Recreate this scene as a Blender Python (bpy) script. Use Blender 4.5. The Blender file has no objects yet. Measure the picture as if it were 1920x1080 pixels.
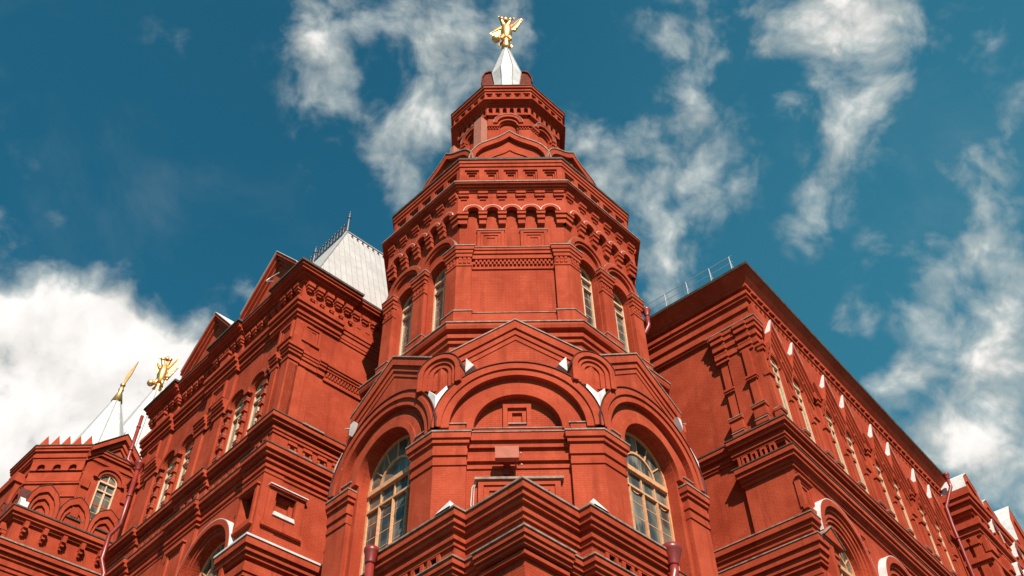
import bpy, bmesh, math, random
from mathutils import Vector, Matrix
from mathutils.geometry import tessellate_polygon
random.seed(7)
R_ = math.radians
SC = bpy.context.scene
COL = SC.collection

# ------------------------------------------------------------------ camera
PITCH, YAW, ROLL, FPX = R_(47.157), R_(0.90), R_(-1.370), 1789.8
F = Vector((math.sin(YAW)*math.cos(PITCH), math.cos(YAW)*math.cos(PITCH), math.sin(PITCH)))
R0 = Vector((math.cos(YAW), -math.sin(YAW), 0)); U0 = R0.cross(F)
RV = math.cos(ROLL)*R0 + math.sin(ROLL)*U0
UV = -math.sin(ROLL)*R0 + math.cos(ROLL)*U0
cam = bpy.data.cameras.new('camera'); cam.sensor_width = 36; cam.lens = FPX/1920*36
cam.clip_start = .1; cam.clip_end = 5000
co = bpy.data.objects.new('camera', cam); COL.objects.link(co)
co.matrix_world = Matrix(((RV.x, UV.x, -F.x, 0), (RV.y, UV.y, -F.y, 0), (RV.z, UV.z, -F.z, 0), (0, 0, 0, 1)))
SC.camera = co

def pxdir(x, y):
    """sky direction that was seen at a point of the photograph (used only for clouds at infinity)"""
    return (F + RV*((x-960)/FPX) + UV*((540-y)/FPX)).normalized()

# ------------------------------------------------------------------ light
SUN_AZ, SUN_EL = R_(14), R_(41)          # sun behind the viewer's right shoulder
SUN = Vector((math.sin(SUN_AZ)*math.cos(SUN_EL), -math.cos(SUN_AZ)*math.cos(SUN_EL), math.sin(SUN_EL)))
sl = bpy.data.lights.new('sun', 'SUN'); sl.energy = 5.0; sl.angle = R_(.5); sl.color = (1, .95, .87)
so = bpy.data.objects.new('sun', sl); COL.objects.link(so)
so.rotation_euler = SUN.to_track_quat('Z', 'Y').to_euler()

SC.view_settings.view_transform = 'Standard'
try: SC.view_settings.look = 'None'
except Exception: pass
SC.view_settings.exposure = 0.7
SC.view_settings.gamma = 1

# ------------------------------------------------------------------ node helpers
def N(nt, t, **kw):
    n = nt.nodes.new(t)
    for k, v in kw.items():
        if k == 'ins':
            for kk, vv in v.items():
                if hasattr(vv, 'is_output') or isinstance(vv, bpy.types.NodeSocket): nt.links.new(vv, n.inputs[kk])
                else: n.inputs[kk].default_value = vv
        else: setattr(n, k, v)
    return n
def math_(nt, op, a, b=None, c=None, clamp=False):
    n = nt.nodes.new('ShaderNodeMath'); n.operation = op; n.use_clamp = clamp
    for i, x in enumerate((a, b, c)):
        if x is None: continue
        if isinstance(x, bpy.types.NodeSocket): nt.links.new(x, n.inputs[i])
        else: n.inputs[i].default_value = x
    return n.outputs[0]
def vmath(nt, op, a, b=None):
    n = nt.nodes.new('ShaderNodeVectorMath'); n.operation = op
    for i, x in enumerate((a, b)):
        if x is None: continue
        if isinstance(x, bpy.types.NodeSocket): nt.links.new(x, n.inputs[i])
        else: n.inputs[i].default_value = x
    return n
def ramp(nt, fac, a, b, lo=0., hi=1.):
    n = nt.nodes.new('ShaderNodeMapRange'); n.interpolation_type = 'SMOOTHSTEP'
    nt.links.new(fac, n.inputs[0]); n.inputs[1].default_value = a; n.inputs[2].default_value = b
    n.inputs[3].default_value = lo; n.inputs[4].default_value = hi
    return n.outputs[0]
def mixc(nt, fac, a, b, mode='MIX'):
    n = nt.nodes.new('ShaderNodeMix'); n.data_type = 'RGBA'; n.blend_type = mode
    for s, x in ((n.inputs[0], fac), (n.inputs[6], a), (n.inputs[7], b)):
        if isinstance(x, bpy.types.NodeSocket): nt.links.new(x, s)
        else: s.default_value = x if not isinstance(x, tuple) else (*x, 1)[:4]
    return n.outputs[2]
def noise(nt, vec, scale, detail=4, rough=.5, dist=0.):
    n = nt.nodes.new('ShaderNodeTexNoise'); n.inputs['Scale'].default_value = scale
    n.inputs['Detail'].default_value = detail; n.inputs['Roughness'].default_value = rough
    n.inputs['Distortion'].default_value = dist
    if vec is not None: nt.links.new(vec, n.inputs['Vector'])
    return n.outputs[0]

# ------------------------------------------------------------------ world: Nishita sky + clouds
W = bpy.data.worlds.new('World'); SC.world = W; W.use_nodes = True
nt = W.node_tree; nt.nodes.clear()
sky = nt.nodes.new('ShaderNodeTexSky'); sky.sky_type = 'NISHITA'; sky.sun_disc = False
sky.sun_elevation = SUN_EL; sky.sun_rotation = math.pi - SUN_AZ
sky.air_density = 1.0; sky.dust_density = .6; sky.ozone_density = 1.6
SKY_STR = .058
tc = nt.nodes.new('ShaderNodeTexCoord'); dirv = vmath(nt, 'NORMALIZE', tc.outputs['Generated']).outputs[0]
SKY_TINT = (.24, 1.10, 1.06)
blue = mixc(nt, 1., sky.outputs[0], SKY_TINT, 'MULTIPLY')
# clouds: soft clumps round chosen sky directions, broken up by fractal noise
BLOBS = [  # x, y, radius (photo pixels), strength
 (600,165,62,.95),(585,110,45,.6),(640,40,95,.5),(720,0,90,.45),(800,40,80,.5),(900,60,95,.6),(965,40,45,.6),(690,230,50,.75),(730,300,55,.95),(760,350,45,.95),(760,230,60,.7),(810,190,75,.8),(860,130,80,.75),(840,260,50,.7),(575,325,28,.62),(570,60,60,.6),
 (1290,40,70,.75),(1300,110,60,.7),(1290,190,45,.85),(1350,230,55,.65),(1340,300,65,.75),(1250,300,70,.8),(1290,400,70,.8),(1230,480,70,.75),(1370,350,55,.65),(1240,240,55,.65),(1250,560,60,.6),(1440,90,42,.75),(1520,50,70,.95),(1580,40,70,.9),(1640,30,50,.85),(1475,205,30,.85),
 (1600,190,65,.95),(1640,230,55,.85),(1570,290,60,.95),(1560,360,50,.85),(1520,430,42,.8),(1110,320,70,.7),(1170,370,70,.75),(1660,140,45,.65),(1700,60,45,.55),(1130,260,50,.5),
 (1790,490,52,.8),(1740,560,55,.9),(1715,640,50,.95),(1700,720,42,.85),(1670,470,50,.55),(1850,440,48,.7),(1905,550,52,.8),(1850,620,52,.85),(1890,700,62,.95),(1800,700,46,.75),(1760,830,62,1.05),(1850,800,62,1.05),(1905,890,70,.95),(1820,880,45,.7),(1730,810,50,.9),(1620,590,40,.65),(1600,620,40,.55),(1790,340,55,.55),(1830,60,45,.5),(1640,700,45,.55),(1905,320,45,.5),(1640,780,45,.5),
 (60,700,150,1.8),(190,720,130,1.7),(290,700,65,1.4),(60,600,42,1.),(130,640,52,1.25),(230,620,45,1.),(185,605,28,.8),(310,665,40,1.0),(20,900,200,1.9),(330,800,150,1.7),(250,860,180,1.7),(420,555,38,.42),(375,590,28,.4),(455,540,25,.4),(-200,800,300,1.7),(10,590,35,.8),(330,70,50,.3),
 (1150,330,160,.2),(720,60,220,.14),(2100,700,250,.9),(2150,300,220,.6),(-300,300,200,.4),(700,-200,200,.6),(1500,-200,250,.7),(700,1300,300,.6),(1300,1300,300,.6)]
acc = None
wn = nt.nodes.new('ShaderNodeTexNoise'); wn.inputs['Scale'].default_value = 9; wn.inputs['Detail'].default_value = 5
nt.links.new(dirv, wn.inputs['Vector'])
wv = vmath(nt, 'SUBTRACT', wn.outputs['Color'], (.5, .5, .5)).outputs[0]
wsc = vmath(nt, 'SCALE', wv); wsc.inputs['Scale'].default_value = .06
dw = vmath(nt, 'ADD', dirv, wsc.outputs[0]).outputs[0]
for (x, y, r, s) in BLOBS:
    c = pxdir(x, y); rad = r/FPX*1.0
    dist = vmath(nt, 'DISTANCE', dw, tuple(c)).outputs['Value']
    v = ramp(nt, dist, 0., rad*1.75, s, 0.)
    acc = v if acc is None else math_(nt, 'ADD', acc, v)
n1 = noise(nt, dw, 14, 9, .6, .2)
n2 = noise(nt, dw, 38, 7, .58, .1)
vo = nt.nodes.new('ShaderNodeTexVoronoi'); vo.feature = 'F1'; vo.inputs['Scale'].default_value = 24; vo.inputs['Detail'].default_value = 2; vo.inputs['Roughness'].default_value = .6
nt.links.new(dw, vo.inputs['Vector'])
puff = math_(nt, 'SUBTRACT', .95, vo.outputs['Distance'])
nn = math_(nt, 'ADD', math_(nt, 'ADD', math_(nt, 'MULTIPLY', n1, .60), math_(nt, 'MULTIPLY', n2, .25)), math_(nt, 'MULTIPLY', puff, .15))
accc = math_(nt, 'MINIMUM', acc, 2.7)
amp = math_(nt, 'MINIMUM', math_(nt, 'ADD', math_(nt, 'MULTIPLY', acc, 5.), .7), 2.9)
dens = math_(nt, 'ADD', math_(nt, 'MULTIPLY', accc, .58), math_(nt, 'MULTIPLY', math_(nt, 'SUBTRACT', nn, .468), amp))
cov = ramp(nt, dens, .02, 1.18)
thick = ramp(nt, dens, .7, 1.35)
veil = math_(nt, 'MULTIPLY', ramp(nt, noise(nt, dirv, 5, 6, .6, .4), .5, .8), .08)
cov = math_(nt, 'MAXIMUM', cov, veil)
CLOUD_T, CLOUD_B = (.355, .385, .372), (.61, .585, .565)
cc = mixc(nt, thick, CLOUD_T, CLOUD_B)
lit = vmath(nt, 'ADD', dw, tuple(SUN*.03)).outputs[0]
relief = math_(nt, 'SUBTRACT', noise(nt, dw, 14, 4, .55, .2), noise(nt, lit, 14, 4, .55, .2))
shade = math_(nt, 'ADD', ramp(nt, relief, -.22, .22, .86, 1.10), 0.)
cc = mixc(nt, 1., cc, N(nt, 'ShaderNodeCombineColor', ins={0: shade, 1: shade, 2: shade}).outputs[0], 'MULTIPLY')
cc2 = mixc(nt, 1., cc, (1/SKY_STR,)*3, 'MULTIPLY')
hz = ramp(nt, vmath(nt, 'DISTANCE', dirv, tuple(pxdir(2050, 650))).outputs['Value'], .0, .80, .62, 0.)   # thin haze towards the lower right of the sky
blue = mixc(nt, hz, blue, tuple(v/SKY_STR for v in (.030, .150, .215)))
skycol = mixc(nt, cov, blue, cc2)
bg = nt.nodes.new('ShaderNodeBackground'); bg.inputs[1].default_value = SKY_STR
nt.links.new(skycol, bg.inputs[0])
wo = nt.nodes.new('ShaderNodeOutputWorld'); nt.links.new(bg.outputs[0], wo.inputs[0])

# ------------------------------------------------------------------ materials
def newmat(name):
    m = bpy.data.materials.new(name); m.use_nodes = True; t = m.node_tree
    p = t.nodes['Principled BSDF']; return m, t, p
def facade_uv(t):
    g = t.nodes.new('ShaderNodeNewGeometry')
    tan = vmath(t, 'NORMALIZE', vmath(t, 'CROSS_PRODUCT', (0, 0, 1), g.outputs['True Normal']).outputs[0]).outputs[0]
    u = vmath(t, 'DOT_PRODUCT', g.outputs['Position'], tan).outputs['Value']
    sp = t.nodes.new('ShaderNodeSeparateXYZ'); t.links.new(g.outputs['Position'], sp.inputs[0])
    cb = t.nodes.new('ShaderNodeCombineXYZ'); t.links.new(u, cb.inputs[0]); t.links.new(sp.outputs[2], cb.inputs[1])
    return g.outputs['Position'], cb.outputs[0]
def red_material(name, base, dark, mortar, bump=.35, brick=1.):
    m, t, p = newmat(name)
    pos, uv = facade_uv(t)
    br = t.nodes.new('ShaderNodeTexBrick'); t.links.new(uv, br.inputs['Vector'])
    br.inputs['Scale'].default_value = 1; br.inputs['Brick Width'].default_value = .27; br.inputs['Row Height'].default_value = .085
    br.inputs['Mortar Size'].default_value = .013; br.inputs['Mortar Smooth'].default_value = .5; br.inputs['Bias'].default_value = 0
    br.inputs['Color1'].default_value = (1, 1, 1, 1); br.inputs['Color2'].default_value = (.90, .88, .87, 1); br.inputs['Mortar'].default_value = (mortar, mortar, mortar, 1)
    big = noise(t, pos, .55, 6, .62, .3)
    c = mixc(t, ramp(t, big, .32, .7), dark, base)
    fade = mixc(t, ramp(t, noise(t, pos, 1.9, 7, .65), .5, .78), c, tuple(min(1, x*1.22+.012) for x in base))
    c = mixc(t, .55, c, fade)
    c = mixc(t, math_(t, 'MULTIPLY', ramp(t, noise(t, pos, .8, 5, .6, .3), .35, .65, .25, 1.), .85*brick), c, br.outputs['Color'], 'MULTIPLY')
    # streaks of wash-down, long in z
    mp = t.nodes.new('ShaderNodeMapping'); mp.inputs['Scale'].default_value = (3.2, 3.2, .35); t.links.new(pos, mp.inputs[0])
    st = ramp(t, noise(t, mp.outputs[0], 1., 6, .65), .50, .72)
    c = mixc(t, math_(t, 'MULTIPLY', st, .6), c, tuple(x*.62 for x in dark))
    fine = noise(t, pos, 26, 5, .6)
    c = mixc(t, math_(t, 'MULTIPLY', ramp(t, fine, .3, .72), .34), c, tuple(x*.7 for x in dark))
    t.links.new(c, p.inputs['Base Color']); p.inputs['Roughness'].default_value = .78
    p.inputs['Specular IOR Level'].default_value = .04
    bv = t.nodes.new('ShaderNodeBevel'); bv.samples = 4; bv.inputs['Radius'].default_value = .02
    b1 = t.nodes.new('ShaderNodeBump'); b1.inputs['Strength'].default_value = bump; b1.inputs['Distance'].default_value = .012
    t.links.new(bv.outputs[0], b1.inputs['Normal'])
    h = math_(t, 'ADD', math_(t, 'MULTIPLY', br.outputs['Fac'], -1.3*brick), math_(t, 'MULTIPLY', noise(t, pos, 14, 5, .6), 1.1))
    t.links.new(h, b1.inputs['Height']); t.links.new(b1.outputs[0], p.inputs['Normal'])
    return m
RED = red_material('red painted brick', (.425, .0685, .0315), (.315, .042, .0185), .58)
TRIM = red_material('red painted moulding', (.43, .0695, .032), (.32, .044, .0195), .68, .3, .6)
def simple(name, col, col2, rough, metal=0., scale=6, bump=0., spec=.5):
    m, t, p = newmat(name)
    g = t.nodes.new('ShaderNodeNewGeometry')
    c = mixc(t, ramp(t, noise(t, g.outputs['Position'], scale, 6, .6, .2), .3, .72), col, col2)
    t.links.new(c, p.inputs['Base Color']); p.inputs['Roughness'].default_value = rough
    p.inputs['Metallic'].default_value = metal; p.inputs['Specular IOR Level'].default_value = spec
    if bump:
        b = t.nodes.new('ShaderNodeBump'); b.inputs['Strength'].default_value = bump; b.inputs['Distance'].default_value = .01
        t.links.new(noise(t, g.outputs['Position'], scale*4, 5, .6), b.inputs['Height']); t.links.new(b.outputs[0], p.inputs['Normal'])
    return m
ZINC = simple('weathered zinc flashing', (.33, .215, .165), (.16, .095, .072), .7, 0, 5, .2, .2)
WHITE = simple('white painted sheet metal', (.60, .54, .505), (.46, .41, .38), .55, 0, 3, .15)
EAVE = simple('dark eave metal', (.11, .07, .052), (.055, .036, .028), .7, 0, 4, 0, .12)
GOLD = simple('gilded metal', (.95, .50, .20), (.90, .38, .12), .42, 1., 5, .3)
SHADED_RED = simple('gable red with painted shade', (.16, .03, .017), (.09, .02, .012), .7, 0, 5, 0, .05)  # spire gables: deep shade put into the base colour as a darker red
DARK = simple('dark red weathered sheet edge', (.10, .030, .024), (.06, .02, .017), .7, 0, 5, 0, .1)
PIPE = simple('red painted drainpipe metal', (.24, .024, .016), (.17, .016, .011), .38, 0, 3)
WOOD = simple('varnished window timber', (.60, .295, .145), (.46, .20, .09), .5, 0, 8)
WOODP = simple('pale cream window timber', (.62, .41, .255), (.52, .31, .18), .5, 0, 8)
IRON = simple('grey iron', (.10, .11, .12), (.06, .06, .07), .5, .6, 8)
RAIL = simple('pale galvanised rail', (.4, .37, .35), (.3, .27, .25), .5, .3, 8)
SALMON = simple('salmon painted metal', (.37, .088, .047), (.30, .066, .034), .6, 0, 4, 0, .2)
BOARD = simple('pale salmon board', (.40, .14, .092), (.34, .11, .07), .6, 0, 4, 0, .2)
CABLE = simple('pale cable', (.48, .34, .28), (.4, .27, .22), .6)
STONE = simple('grey stone setts', (.10, .09, .085), (.06, .055, .05), .85, 0, 2, .3)
def glass_mat(name, a, b, c):
    m, t, p = newmat(name)
    g = t.nodes.new('ShaderNodeNewGeometry')
    n1 = ramp(t, noise(t, g.outputs['Position'], .9, 3, .5, .3), .42, .62)
    col = mixc(t, n1, a, b)
    mp = t.nodes.new('ShaderNodeMapping'); mp.inputs['Scale'].default_value = (2.2, 2.2, .25); t.links.new(g.outputs['Position'], mp.inputs[0])
    col = mixc(t, math_(t, 'MULTIPLY', ramp(t, noise(t, mp.outputs[0], 1.6, 4, .6), .5, .66), .8), col, c)
    t.links.new(col, p.inputs['Base Color']); p.inputs['Roughness'].default_value = .06
    p.inputs['IOR'].default_value = 1.52; p.inputs['Specular IOR Level'].default_value = .42
    b1 = t.nodes.new('ShaderNodeBump'); b1.inputs['Strength'].default_value = .05; b1.inputs['Distance'].default_value = .05
    t.links.new(noise(t, g.outputs['Position'], 1.3, 2), b1.inputs['Height']); t.links.new(b1.outputs[0], p.inputs['Normal'])
    return m
GLASS = glass_mat('old window glass', (.04, .038, .033), (.125, .11, .086), (.25, .21, .165))
def roof_mat():
    m, t, p = newmat('white standing seam roof')
    g = t.nodes.new('ShaderNodeNewGeometry')
    c = mixc(t, ramp(t, noise(t, g.outputs['Position'], 1.4, 6, .6, .3), .3, .75), (.49, .43, .395), (.38, .33, .305))
    t.links.new(c, p.inputs['Base Color']); p.inputs['Roughness'].default_value = .5
    return m
ROOF = roof_mat()
SEAM = simple('grey seam metal', (.33, .30, .28), (.25, .22, .21), .5)

# ------------------------------------------------------------------ mesh kit
T22 = math.tan(R_(22.5))
class Fr:
    """facade frame: u runs to the right along the wall, d outwards, z up"""
    def __init__(s, O, Nv):
        s.O = Vector((O[0], O[1], 0)); s.N = Vector((Nv[0], Nv[1], 0)).normalized(); s.X = Vector((-s.N.y, s.N.x, 0))
    def P(s, u, d, z): return s.O + s.X*u + s.N*d + Vector((0, 0, z))
class MB:
    def __init__(s): s.v = []; s.f = []
    def add(s, vs, fs):
        k = len(s.v); s.v += [tuple(v) for v in vs]; s.f += [tuple(i+k for i in f) for f in fs]
    def prism(s, fr, pts, d0, d1):
        n = len(pts)
        vs = [fr.P(u, d1, z) for u, z in pts] + [fr.P(u, d0, z) for u, z in pts]
        s.add(vs, [tuple(range(n)), tuple(range(2*n-1, n-1, -1))] + [(i, i+n, (i+1) % n+n, (i+1) % n) for i in range(n)])
    def box(s, fr, u0, u1, d0, d1, z0, z1): s.prism(fr, [(u0, z0), (u1, z0), (u1, z1), (u0, z1)], d0, d1)
    def sweep(s, fr, prof, u0, u1, m0=0., m1=0.):
        n = len(prof)
        vs = [fr.P(u0-m0*d, d, z) for d, z in prof] + [fr.P(u1+m1*d, d, z) for d, z in prof]
        s.add(vs, [tuple(range(n)), tuple(range(2*n-1, n-1, -1))] + [(i, i+n, (i+1) % n+n, (i+1) % n) for i in range(n)])
    def arc(s, fr, cu, cz, r0, r1, d0, d1, a0=0., a1=180., n=28):
        vs = []; fs = []
        for i in range(n+1):
            a = R_(a0+(a1-a0)*i/n); c, si = math.cos(a), math.sin(a)
            vs += [fr.P(cu+r0*c, d0, cz+r0*si), fr.P(cu+r1*c, d0, cz+r1*si), fr.P(cu+r1*c, d1, cz+r1*si), fr.P(cu+r0*c, d1, cz+r0*si)]
        for i in range(n):
            for j in range(4): fs.append((4*i+j, 4*i+(j+1) % 4, 4*i+4+(j+1) % 4, 4*i+4+j))
        fs += [(0, 1, 2, 3), (4*n+3, 4*n+2, 4*n+1, 4*n)]
        s.add(vs, fs)
    def band(s, fr, up, lo, d0, d1):
        n = len(up); vs = []; fs = []
        for (a, b) in zip(up, lo): vs += [fr.P(a[0], d0, a[1]), fr.P(a[0], d1, a[1]), fr.P(b[0], d1, b[1]), fr.P(b[0], d0, b[1])]
        for i in range(n-1):
            for j in range(4): fs.append((4*i+j, 4*i+(j+1) % 4, 4*i+4+(j+1) % 4, 4*i+4+j))
        fs += [(0, 1, 2, 3), (4*n-1, 4*n-2, 4*n-3, 4*n-4)]
        s.add(vs, fs)
    def wall(s, fr, outer, holes, d):
        loops = [[Vector((u, z, 0)) for u, z in outer]] + [[Vector((u, z, 0)) for u, z in h] for h in holes]
        tri = tessellate_polygon(loops); pts = [p for l in loops for p in l]
        s.add([fr.P(p.x, d, p.y) for p in pts], [t for t in tri])
    def reveal(s, fr, loop, d0, d1):
        n = len(loop); s.add([fr.P(u, d0, z) for u, z in loop]+[fr.P(u, d1, z) for u, z in loop], [(i, (i+1) % n, n+(i+1) % n, n+i) for i in range(n)])
    def slab(s, fr, outer, holes, d0, d1):
        s.wall(fr, outer, holes, d1); s.reveal(fr, outer, d0, d1)
        for h in holes: s.reveal(fr, h, d0, d1)
    def oct(s, c, prof, rot=0., closed=True, n=8):
        k = 1/math.cos(math.pi/n); vs = []; fs = []; m = len(prof)
        for i in range(n):
            a = R_(rot)+2*math.pi*(i+.5)/n
            for ap, z in prof: vs.append((c[0]+math.sin(a)*ap*k, c[1]-math.cos(a)*ap*k, z))
        for i in range(n):
            j = (i+1) % n
            for q in range(m if closed else m-1):
                fs.append((i*m+q, j*m+q, j*m+(q+1) % m, i*m+(q+1) % m))
        s.add(vs, fs)
    def tube(s, pts, r, n=10, rs=None):
        pts = [Vector(p) for p in pts]; vs = []; fs = []; up = None
        for i, p in enumerate(pts):
            t = (pts[min(i+1, len(pts)-1)]-pts[max(i-1, 0)]).normalized()
            if up is None: up = t.orthogonal().normalized()
            up = (up-t*up.dot(t)).normalized(); sd = t.cross(up); rr = rs[i] if rs else r
            for k in range(n):
                a = 2*math.pi*k/n; vs.append(p+(up*math.cos(a)+sd*math.sin(a))*rr)
        for i in range(len(pts)-1):
            for k in range(n): fs.append((i*n+k, i*n+(k+1) % n, (i+1)*n+(k+1) % n, (i+1)*n+k))
        fs += [tuple(range(n-1, -1, -1)), tuple(range((len(pts)-1)*n, len(pts)*n))]
        s.add(vs, fs)
    def ball(s, c, r, sx=1, sy=1, sz=1, n=12, m=8):
        vs = []; fs = []
        for i in range(m+1):
            th = math.pi*i/m
            for k in range(n):
                ph = 2*math.pi*k/n; vs.append((c[0]+r*sx*math.sin(th)*math.cos(ph), c[1]+r*sy*math.sin(th)*math.sin(ph), c[2]+r*sz*math.cos(th)))
        for i in range(m):
            for k in range(n): fs.append((i*n+k, i*n+(k+1) % n, (i+1)*n+(k+1) % n, (i+1)*n+k))
        s.add(vs, fs)
    def build(s, name, mat, parent=None, smooth=False, label=None):
        me = bpy.data.meshes.new(name); me.from_pydata(s.v, [], s.f); me.materials.append(mat)
        if smooth:
            for p in me.polygons: p.use_smooth = True
        o = bpy.data.objects.new(name, me); COL.objects.link(o)
        if parent is not None:
            o.parent = parent
            if parent.type == 'EMPTY': o.matrix_parent_inverse = Matrix.Translation(-Vector(parent.location))
        if label: o['label'] = label
        return o
def thing(name, label, cat, loc=(0, 0, 0), group=None):
    o = bpy.data.objects.new(name, None); COL.objects.link(o); o.location = loc
    o['label'] = label; o['category'] = cat
    if group: o['group'] = group
    return o
def tag(o, label, cat, group=None):
    o['label'] = label; o['category'] = cat
    if group: o['group'] = group
    return o
def arch_pts(cu, cz, r, zb, n=20):
    return [(cu-r, zb), (cu+r, zb)] + [(cu+r*math.cos(math.pi*i/n), cz+r*math.sin(math.pi*i/n)) for i in range(n+1)]
def rect(u0, u1, z0, z1): return [(u0, z0), (u1, z0), (u1, z1), (u0, z1)]

def moulding(mb, fr, u0, u1, steps, m0=0., m1=0., back=-.3):
    """stack of (d, z_low, z_high) courses, butted on one another"""
    for d, z0, z1 in steps: mb.sweep(fr, [(back, z0), (d, z0), (d, z1), (back, z1)], u0, u1, m0, m1)
def zinc(mb, fr, u0, u1, d, z, m0=0., m1=0., back=-.2, t=.032):
    mb.sweep(fr, [(back, z+.002), (d+.03, z+.002), (d+.03, z+t), (back, z+t+.03)], u0, u1, m0, m1)
def stepped(mb, fr, u0, u1, z0, z1, d, n=2, dd=.08, sh=.1):
    """concentric sunk panel; the hole in the wall is cut by the caller"""
    for k in range(n):
        mb.reveal(fr, rect(u0, u1, z0, z1), d, d-dd); d -= dd
        a = (u0+sh, u1-sh, z0+sh, z1-sh) if k < n-1 else None
        mb.wall(fr, rect(u0, u1, z0, z1), [rect(*a)] if a else [], d)
        if a: u0, u1, z0, z1 = a
def framed(mb, fr, u0, u1, z0, z1, d, n=3, w=.1, dd=.05):
    """raised panel of concentric frames that step inwards"""
    for k in range(n):
        f = d-k*dd
        mb.slab(fr, rect(u0, u1, z0, z1), [rect(u0+w, u1-w, z0+w, z1-w)], d-n*dd-.05, f)
        u0 += w; u1 -= w; z0 += w; z1 -= w
    mb.wall(fr, rect(u0, u1, z0, z1), [], d-n*dd)

def window(parent, fr, cu, cz, r, zb, d, mat=WOOD, style='pair', pane=GLASS):
    m = MB()
    m.arc(fr, cu, cz, r-.07, r+.02, d, d+.1); m.box(fr, cu-r-.02, cu-r+.07, d, d+.1, zb, cz); m.box(fr, cu+r-.07, cu+r+.02, d, d+.1, zb, cz)
    m.box(fr, cu-r+.07, cu+r-.07, d, d+.1, zb, zb+.09)
    if style == 'big':
        m.box(fr, cu-r+.07, cu+r-.07, d-.02, d+.17, cz-.34, cz-.16)
        m.box(fr, cu-r+.07, cu+r-.07, d-.02, d+.13, cz-.98, cz-.90)
        ri = r*.56
        m.arc(fr, cu, cz-.16, ri-.04, ri+.04, d, d+.08)
        for a in (30, 62, 90, 118, 150):
            c, s_ = math.cos(R_(a)), math.sin(R_(a)); q = Vector((-s_, c))*.024
            p0 = Vector((cu+ri*c, cz-.16+ri*s_)); p1 = Vector((cu+r*c*.97, cz+r*s_*.97))
            m.prism(fr, [tuple(p0-q), tuple(p1-q), tuple(p1+q), tuple(p0+q)], d, d+.07)
        for k in (-.5, 0, .5):
            u = cu+k*r
            m.box(fr, u-.036, u+.036, d, d+.1, zb+.09, cz-.98); m.box(fr, u-.028, u+.028, d, d+.08, cz-.90, cz-.34)
            m.box(fr, u-.014, u+.014, d+.1, d+.13, zb+.09, cz-.98)
        for k in range(4):
            u = cu+(-.75+.5*k)*r
            m.arc(fr, u, cz-.76, r*.25-.055, r*.25-.02, d, d+.07, 200, 340, 10) if k % 2 else m.arc(fr, u, cz-.48, r*.25-.055, r*.25-.02, d, d+.07, 20, 160, 10)
            z = zb+.6
            while z < cz-1.1: m.box(fr, u-.25*r+.045, u+.25*r-.045, d+.01, d+.04, z, z+.025); z += .55
    else:
        h = cz-zb
        m.box(fr, cu-r+.07, cu+r-.07, d-.01, d+.14, cz-.12, cz-.02)
        m.box(fr, cu-r+.07, cu+r-.07, d-.01, d+.12, cz-.62, cz-.54)
        m.box(fr, cu-.05, cu+.05, d, d+.1, zb+.09, cz-.62); m.box(fr, cu-.03, cu+.03, d, d+.08, cz-.02, cz+r-.05)
        m.box(fr, cu-.03, cu+.03, d, d+.08, cz-.54, cz-.12)
        for sgn in (-1, 1):
            z = zb+.5
            while z < cz-.75: m.box(fr, cu+sgn*.05, cu+sgn*(r-.07), d+.01, d+.035, z, z+.022); z += .48
    fo = m.build('window', mat, parent)
    g = MB(); g.wall(fr, arch_pts(cu, cz, r, zb, 20), [], d+.03)
    g.build('pane', pane, fo)
    return fo

exec_parts = []
GROUND = -1.6
g = MB(); g.add([(-900, -900, GROUND), (900, -900, GROUND), (900, 900, GROUND), (-900, 900, GROUND)], [(0, 1, 2, 3)])
go = g.build('ground', STONE); go['kind'] = 'structure'

CX, CY = .455, 30.
def tow(a, ap):
    a = R_(a); n = (math.sin(a), -math.cos(a)); return Fr((CX+n[0]*ap, CY+n[1]*ap), n)
FACES = [0, 45, -45, 90, -90, 135, -135, 180]
# ================================================================== corner tower
tower = thing('corner_tower', 'tall red octagonal corner tower with big round arches and a white spire', 'tower', (CX, CY, GROUND))
TC = (CX, CY)
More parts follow.
